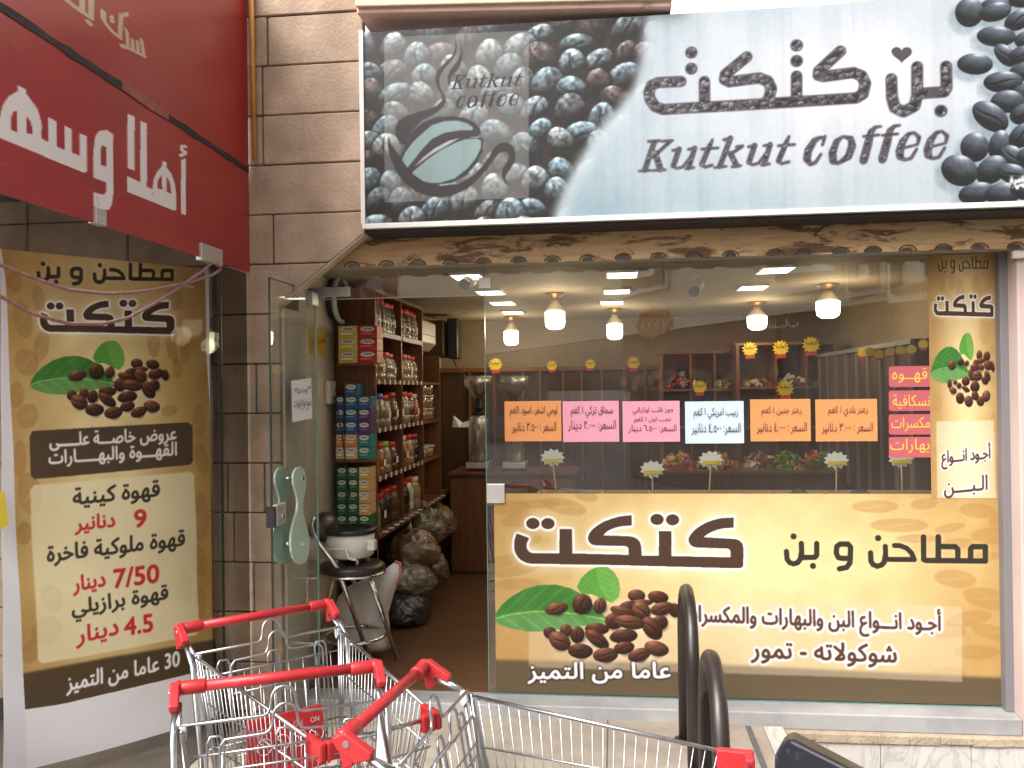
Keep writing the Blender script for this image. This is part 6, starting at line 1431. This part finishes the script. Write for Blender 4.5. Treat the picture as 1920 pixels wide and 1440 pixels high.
# ================================================================== SHOPPING TROLLEYS
M_red = mat('red_plastic', (.44, .022, .028), .36, spec=.5, noise=.12, nscale=25, bump=.1, bscale=150)
M_zinc = mat('zinc_wire', (.42, .43, .45), .30, metal=1.0, noise=.15, nscale=40)
M_grey = mat('clear_clip', (.55, .57, .60), .3)
HZ = .90
def trolley(label, board):
    t = thing('shopping_trolley', label, 'shopping trolley', (0, 0, 0), 'shopping trolleys parked before the shop')
    hw = .262
    mb = MB(); mb.tube([(0, -hw + .02, HZ), (0, hw - .02, HZ)], .0145, 14); hb = mb.build('handle', M_red, t)
    for s in (-1, 1):
        mb = MB(); mb.tube([(0, s * (hw - .075), HZ), (0, s * (hw - .015), HZ)], .0185, 14); mb.ball((0, s * (hw - .008), HZ), .021, .016, .021, 12, 8)
        mb.prism([(-.02, .004), (.012, .019), (.075, -.020), (.072, -.036), (.035, -.048), (-.008, -.02)], lambda a, b, k: (a, k, HZ + b), s * hw - .013, s * hw + .011)
        mb.prism([(-.012, .015), (.03, .010), (.03, -.055), (.005, -.062)], lambda a, b, k: (a, k, HZ + b), s * hw - .012, s * hw + .010)
        eb = child(hb, mb, 'end_cap', M_red)
        b = eb.modifiers.new('bevel', 'BEVEL'); b.width = .005; b.segments = 2; b.limit_method = 'ANGLE'
        mb = MB(); mb.tube([(.016, s * (hw + .0115), HZ - .006), (.016, s * (hw + .015), HZ - .006)], .008, 10); child(hb, mb, 'screw', M_zinc)
    RX_, FX, RZ, FZ = .115, .86, .835, .765
    Wt = lambda q: .245 - .075 * q; Wb = lambda q: .205 - .06 * q
    Tp = lambda q, s: np.array((RX_ + (FX - RX_) * q, s * Wt(q), RZ + (FZ - RZ) * q)); Bt = lambda q, s: np.array((.20 + .58 * q, s * Wb(q), .40 + .07 * q))
    mb = MB()
    # rim, floor frame, cross wires
    for s in (-1, 1):
        mb.tube([Tp(0, s), Tp(1, s)], .0052, 8); mb.tube([Bt(0, s), Bt(1, s)], .004, 6)
        for f in (.30, .62): mb.tube([Tp(0, s) * (1 - f) + Bt(0, s) * f, Tp(1, s) * (1 - f) + Bt(1, s) * f], .003, 6)
        for q in np.linspace(.02, .98, 26): mb.tube([Tp(q, s), Bt(q, s)], .0017, 5)
        for q in (0.0, .03): mb.tube([Tp(q, s) + (0, 0, .006), Bt(q, s)], .005, 8)
    mb.tube([Tp(1, -1), Tp(1, 1)], .006, 8); mb.tube([Bt(1, -1), Bt(1, 1)], .004, 6); mb.tube([Bt(0, -1), Bt(0, 1)], .004, 6)
    for f in (.30, .62): mb.tube([Tp(1, -1) * (1 - f) + Bt(1, -1) * f, Tp(1, 1) * (1 - f) + Bt(1, 1) * f], .003, 6)
    for k in np.linspace(-.9, .9, 11): mb.tube([(FX, k * Wt(1), FZ), (.78, k * Wb(1), .47), (.20, k * Wb(0), .40)], .0019, 5)
    for q in (.2, .4, .6, .8): mb.tube([Bt(q, -1), Bt(q, 1)], .0026, 5)
    mb.build('basket', M_zinc, t)
    # hinged rear gate with its hump
    mb = MB(); gz = RZ + .012; y1 = .225
    G = lambda y, z: np.array((RX_ + .012 + (gz - z) * .16, y, z))
    hump = [G(-y1 - .02, gz), G(-.052, gz), G(-.040, gz + .004), G(-.033, gz + .016)] + [G(-.030 * math.cos(q), gz + .036 + .030 * math.sin(q)) for q in np.linspace(0, math.pi, 9)] + [G(.033, gz + .016), G(.040, gz + .004), G(.052, gz), G(y1 + .02, gz)]
    mb.tube(hump, .0042, 8)
    for z in (gz - .075, gz - .29): mb.tube([G(-y1, z), G(y1, z)], .0032, 6)
    for c in (-.165, 0, .165):
        w_ = .020
        mb.tube([G(c - w_, gz - .42), G(c - w_, gz - .075), G(c - w_, gz - .05), G(c - w_ * .6, gz - .034), G(c + w_ * .6, gz - .034), G(c + w_, gz - .05), G(c + w_, gz - .075), G(c + w_, gz - .42)], .0036, 6)
    for c in np.linspace(-.20, .20, 9): mb.tube([G(c, gz - .075), G(c, gz - .42)], .0019, 5)
    mb.build('rear_gate', M_zinc, t)
    # folded child seat frame
    mb = MB(); S = lambda y, z: np.array((RX_ + .055 + (gz - z) * .10, y, z)); y2 = .155
    mb.tube([S(-y2, gz - .40), S(-y2, gz - .045), S(-y2 + .012, gz - .030), S(-.05, gz - .028), S(-.038, gz - .022), S(-.031, gz - .008), *[S(-.029 * math.cos(q), gz + .010 + .029 * math.sin(q)) for q in np.linspace(0, math.pi, 9)], S(.031, gz - .008), S(.038, gz - .022), S(.05, gz - .028), S(y2 - .012, gz - .030), S(y2, gz - .045), S(y2, gz - .40)], .0038, 8)
    for z in (gz - .10, gz - .13, gz - .32): mb.tube([S(-y2, z), S(y2, z)], .003, 6)
    for c in np.linspace(-.125, .125, 8): mb.tube([S(c, gz - .13), S(c, gz - .40)], .0018, 5)
    mb.build('seat_frame', M_zinc, t)
    if board:
        bx = RX_ + .115; mb = MB(); f = lambda y, z, k: (bx + (.65 - z) * .12 + k, y, z)
        mb.prism([(-.130, .640), (.122, .640), (.132, .48), (.132, .455), (-.140, .455), (-.140, .48)], f, 0, .006); bd = mb.build('child_seat_flap', M_red, t, bev=.004)
        M_wi = mat('white_ink', (.62, .55, .55), .6)
        mb = MB(); mb.prism([(-.140, .478), (.132, .478), (.132, .456), (-.140, .456)], f, .0065, .022); child(bd, mb, 'lip', M_red)
        # read from the front of the trolley
        for i, tx in enumerate(('SEA', 'N', 'ON', 'ON')):
            cy_ = -.078 + i * .058; V, T = glyphs(tx, .01); mb = MB(); wd = .036 if i == 0 else .014 if i == 1 else .030
            mb.add([f(cy_ - .018 + v[0] * wd, .590 + v[1] * .017, .0085) for v in V], [tuple(q) for q in T]); child(bd, mb, 'lettering', M_wi)
            mb = MB(); mb.tube([f(cy_ + .024 * math.cos(a), .552 + .024 * math.sin(a), .0085) for a in np.linspace(0, 6.2832, 23)[:-1]], .0016, 5, closed=True)
            mb.tube([f(cy_ + .017, .552 - .017, .0085), f(cy_ - .017, .552 + .017, .0085)], .0014, 5)
            mb.tube([f(cy_ - .003, .540, .0085), f(cy_ - .003, .562, .0085), f(cy_ + .008, .550, .0085)], .0013, 5); child(bd, mb, 'warning_icon', M_wi)
    # clips at the rear corners, bumpers at the front ones
    for s in (-1, 1):
        mb = MB(); mb.prism([(-.012, .012), (.010, .014), (.012, -.014), (-.004, -.032), (-.014, -.014)], lambda a, b, k: (RX_ + a + .006, k, RZ + b), s * .238 - .007, s * .238 + .007); mb.build('corner_clip', M_grey, t, bev=.004)
        mb = MB(); p = Tp(1, s)
        mb.box(p[0] - .075, p[0] + .014, min(p[1] + s * .012, p[1] - s * .008), max(p[1] + s * .012, p[1] - s * .008), p[2] - .034, p[2] + .016)
        mb.box(p[0] - .008, p[0] + .015, min(p[1] - s * .0085, p[1] - s * .05), max(p[1] - s * .0085, p[1] - s * .05), p[2] - .034, p[2] + .016); mb.build('corner_bumper', M_red, t, bev=.006)
    # tubular frame and wheels
    for s in (-1, 1):
        mb = MB()
        mb.tube([(.045, s * .258, HZ - .028), (.105, s * .262, HZ - .062), (.135, s * .262, HZ - .085), (.20, s * .258, .52), (.30, s * .24, .24), (.36, s * .235, .16), (.92, s * .17, .15)], .0085, 10)
        mb.tube([(.03, s * .25, HZ - .03), (RX_, s * .248, RZ + .005)], .006, 8); mb.tube([(.72, s * .165, .16), (.80, s * .15, .47)], .008, 8)
        mb.build('frame_tube', M_zinc, t)
    mb = MB(); mb.tube([(.34, -.232, .165), (.34, .232, .165)], .008, 8); mb.tube([(.90, -.17, .152), (.90, .17, .152)], .008, 8); mb.build('cross_tube', M_zinc, t)
    for x, y in ((.36, -.225), (.36, .225), (.86, -.165), (.86, .165)):
        mb = MB(); mb.prism([(-.02, .148), (.03, .148), (.01, .055), (-.012, .055)], lambda a, b, k: (x + a, k, b), y - .018, y - .0145)
        mb.prism([(-.02, .148), (.03, .148), (.01, .055), (-.012, .055)], lambda a, b, k: (x + a, k, b), y + .0145, y + .018); mb.box(x - .02, x + .03, y - .018, y + .018, .1485, .152); fk = mb.build('caster_fork', M_zinc, t)
        mb = MB(); mb.tube([(x, y - .012, .058), (x, y + .012, .058)], .0565, 20); child(fk, mb, 'wheel', mat('grey_rubber', (.06, .06, .065), .6))
    return t
def place(t, L, Rr):
    a, b = PZ(*L, HZ), PZ(*Rr, HZ); d = (b - a)[:2]; fw = np.array((d[1], -d[0]))
    t.location = tuple(float(q) for q in ((a[0] + b[0]) / 2, (a[1] + b[1]) / 2, 0.0)); t.rotation_euler = (0, 0, math.atan2(fw[1], fw[0]))
t1 = trolley('wire shopping trolley farthest back, its red handle beside the price banner', True); place(t1, (335, 1180), (616, 1132))
t2 = trolley('wire shopping trolley at the lower left with its red handle level across the picture', True); place(t2, (333, 1291), (704, 1249))
t3 = trolley('wire shopping trolley turned sideways with its basket pointing right', False); place(t3, (632, 1393), (803, 1243))

# ================================================================== BLACK PIPE HOOPS AND RAIL END
M_blk = mat('worn_black_paint', (.022, .016, .0145), .36, spec=.6, noise=.4, nscale=6, bump=.15, bscale=30)
M_bar = mat('chipped_blue_black', (.012, .014, .022), .3, spec=.6, col2=(.05, .055, .10), c2scale=5, c2lo=.55, c2hi=.62)
for i, (far, near, lab) in enumerate((((1283, 1390), .50, 'black bent pipe hoop standing farthest back on the pavement edge'), (None, .45, 'black bent pipe hoop standing in front of the taller looking one'), (None, .45, 'black bent pipe hoop whose top just shows at the bottom of the picture'))):
    p = PZ(1284, 1390, 0.0); x = p[0]; y0 = p[1] - [0, 1.02, 2.02][i]; L_ = near
    topz = PY(1290, 1092, p[1] - .2)[2]; r = .0275; n = 12; cy_ = y0 - L_ / 2
    P = [(x, y0, .002), (x, y0, topz - L_ / 2)] + [(x, cy_ + L_ / 2 * math.cos(a), topz - L_ / 2 + L_ / 2 * math.sin(a) - r) for a in np.linspace(.15, math.pi - .15, n)] + [(x, y0 - L_, topz - L_ / 2), (x, y0 - L_, .002)]
    t = thing('pipe_hoop', lab, 'pipe barrier', (x, cy_, 0), 'black pipe hoops along the pavement edge')
    mb = MB(); mb.tube(P, r, 16); mb.build('hoop', M_blk, t)
    for yy_ in (y0, y0 - L_):
        mb = MB(); mb.lathe((x, yy_, .0045), [(.05, 0), (.05, .008), (.030, .012)], 16); mb.build('base_flange', M_blk, t)
a, b_ = PY(1462, 1392, -1.55), PY(1640, 1500, -1.75)
rail = thing('rail_end', 'chipped black and blue steel rail end sloping down at the lower right', 'rail', (a[0], -1.5, a[2]))
P = [PY(1482, 1384, -1.50), PY(1660, 1478, -1.72), PY(1660, 1600, -1.72), PY(1448, 1560, -1.50), PY(1452, 1420, -1.50), PY(1466, 1396, -1.5)]
mb = MB(); d = np.array((.03, .10, -.004)); n = len(P); V = list(P) + [p + d + (np.array((0, 0, -.005))) for p in P]
mb.add(V, [list(range(n)), list(range(n, 2 * n))[::-1]] + [(i, (i + 1) % n, n + (i + 1) % n, n + i) for i in range(n)]); mb.build('rail_body', M_bar, rail, bev=.014, seg=3)
rg = random.Random(12); ed = P[1] - P[0]
for k in range(9):
    c = P[0] + ed * rg.uniform(.12, .75) + np.array((0, 0, -rg.uniform(.02, .10))); s = rg.uniform(.003, .009)
    nrm = np.cross(ed, (0, 0, 1)); nrm /= np.linalg.norm(nrm); nrm = nrm if nrm[1] < 0 else -nrm
    mb = MB(); ex = ed / np.linalg.norm(ed)
    pts = [(s * rg.uniform(.6, 1.2) * math.cos(q), s * rg.uniform(.6, 1.4) * math.sin(q)) for q in np.linspace(0, 6.28, 9)[:-1]]
    mb.prism(pts, lambda u, v, w_: tuple(c + ex * u + np.array((0, 0, 1)) * v + nrm * w_), -.004, .0012); mb.build('bare_chip', mat('bare_metal', (.42, .42, .44), .6), rail)

# ================================================================== ACROSS THE STREET (seen only in the window's reflection)
def mirror(p): return np.array((p[0], -p[1], p[2]))
vp0 = PY(1920, 600, 7.0); OD = np.array((-.44, .9)); OP = Plane((vp0[0], 7.0), OD)
opp = thing('opposite_shop', 'beige shop front with brown lettering across the street, mirrored in the window', 'building', mirror((vp0[0], 8, 0)))
def ow(mb, u0, u1, v0, v1, o0, o1):
    c = [OP.at(u, v, o) for u in (u0, u1) for v in (v0, v1) for o in (o0, o1)]
    mb.add([mirror(p) for p in c], [(0, 1, 3, 2), (4, 6, 7, 5), (0, 4, 5, 1), (2, 3, 7, 6), (0, 2, 6, 4), (1, 5, 7, 3)])
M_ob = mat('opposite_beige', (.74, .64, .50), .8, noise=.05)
uR = OP.uv(1960, 500)[0]; uL = OP.uv(1165, 600)[0]; uF = OP.uv(650, 600)[0]
zlow = OP.uv(1500, 585)[1]; 
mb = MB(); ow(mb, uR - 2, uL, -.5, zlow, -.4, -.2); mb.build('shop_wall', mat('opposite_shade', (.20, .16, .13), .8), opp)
mb = MB(); ow(mb, uR - 2, uF, zlow + .002, zlow + 7, -.3, 0); mb.build('fascia', M_ob, opp)  # far end and height stretched to cover the sky reflected in the transom
mb = MB(); uN0, uN1 = OP.uv(1445, 640)[0], OP.uv(1160, 640)[0]; ow(mb, uN0, uN1, zlow - 1.35, zlow - .02, -.195, -.12); mb.build('picture_panel', mat('panel_red', (.20, .035, .03), .5, col2=(.10, .05, .03), c2scale=1.2), opp)
rg = random.Random(3)
for k in range(26):
    u = uN0 + (uN1 - uN0) * rg.random(); v = zlow - 1.25 + .30 * rg.random(); mb = MB(); mb.prism([(.17 * math.cos(a), .12 * math.sin(a)) for a in np.linspace(0, 6.28, 13)[:-1]], lambda p, q, w_: tuple(mirror(OP.at(u + p, v + q, w_))), -.115 + k * .004, -.113 + k * .004)
    mb.build('printed_nut', mat('printed_nut', (.34, .22, .12), .5, noise=.3, nscale=2), opp)
M_ol = mat('opposite_brown', (.16, .07, .025), .5); M_olw = mat('opposite_pale', (.85, .8, .7), .6)
def oglyph(name, text, L, Rr, h, m_, off, bold):
    V, T = glyphs(text, bold); P = text_px(V, L, Rr, h); mb = MB(); mb.add([mirror(OP.at(*OP.uv(x, y), off)) for x, y in P], [tuple(q) for q in T]); return mb.build(name, m_, opp)
mb = MB(); c = OP.uv(1227, 606); rr_ = .5 * abs(OP.uv(1262, 606)[0] - OP.uv(1192, 606)[0]); rv = abs(OP.uv(1227, 575)[1] - c[1])
mb.prism([((rr_ if i % 2 == 0 else rr_ * .84) * math.cos(math.pi * i / 8), (rv if i % 2 == 0 else rv * .84) * math.sin(math.pi * i / 8)) for i in range(16)], lambda u, v, k: tuple(mirror(OP.at(c[0] + u, c[1] + v, k))), .02, .05); mb.build('badge', mat('badge_orange', (.5, .17, .05), .5), opp)
def oglyph_m(name, text, L, Rr, h, m_, off, bold):
    V, T = glyphs(text, bold); V = V.copy(); V[:, 0] = 1 - V[:, 0]; P = text_px(V, L, Rr, h); mb = MB(); mb.add([mirror(OP.at(*OP.uv(x, y), off)) for x, y in P], [tuple(q) for q in T]); return mb.build(name, m_, opp)
oglyph_m('badge_number', '1973', (1206, 620), (1250, 616), 14, M_olw, .06, .02)
oglyph_m('lettering', 'الشباب', (1440, 622), (1500, 616), 22, M_olw, .03, .02)
for (x0_, x1_, yb_, yt_) in ((1172, 1250, 540, 492), (1462, 1590, 530, 478), (1600, 1655, 545, 475), (1680, 1760, 552, 470)):
    mb = MB(); P = [(x0_, yt_), (x0_, yb_), (x1_, yb_ - 6), (x1_, yt_)]; o_ = 16
    pp = [(x0_, yt_), (x0_, yb_), (x1_, yb_ - 8), (x1_, yt_ - 4), (x1_ - o_, yt_ - 3), (x1_ - o_, yb_ - 8 - o_), (x0_ + o_, yb_ - o_), (x0_ + o_, yt_)]
    uvp = [OP.uv(*q) for q in pp]; mb.prism(uvp, lambda u, v, k: tuple(mirror(OP.at(u, v, k))), .06, .10); mb.build('raised_letter', M_ol, opp)
    uu = [q[0] for q in uvp]; vv = [q[1] for q in uvp]; mb = MB(); e_ = .10
    ow(mb, min(uu) - e_, max(uu) + e_, min(vv) - e_, max(vv) + e_, .005, .055); mb.build('letter_backing', M_olw, opp)
bb = thing('opposite_block', 'grey apartment block far across the street, mirrored beside the coffee grinders', 'building', mirror((-6, 40, 0)))
a, b_ = PY(700, 690, 34), PY(1010, 683, 34)
mb = MB(); mb.box(a[0] - 6, b_[0] - .2, -42, -34, -.5, b_[2]); mb.build('block_wall', mat('block_grey', (.36, .34, .31), .9), bb)
for i in range(6):
    for j in range(2):
        x = b_[0] - 1.4 - i * 1.7; z = b_[2] - 1.6 - j * 2.6; mb = MB(); mb.box(x - .45, x + .45, -34.0 + .005, -33.98, z - .6, z + .5); mb.build('window', mat('block_window', (.08, .08, .09), .3), bb)
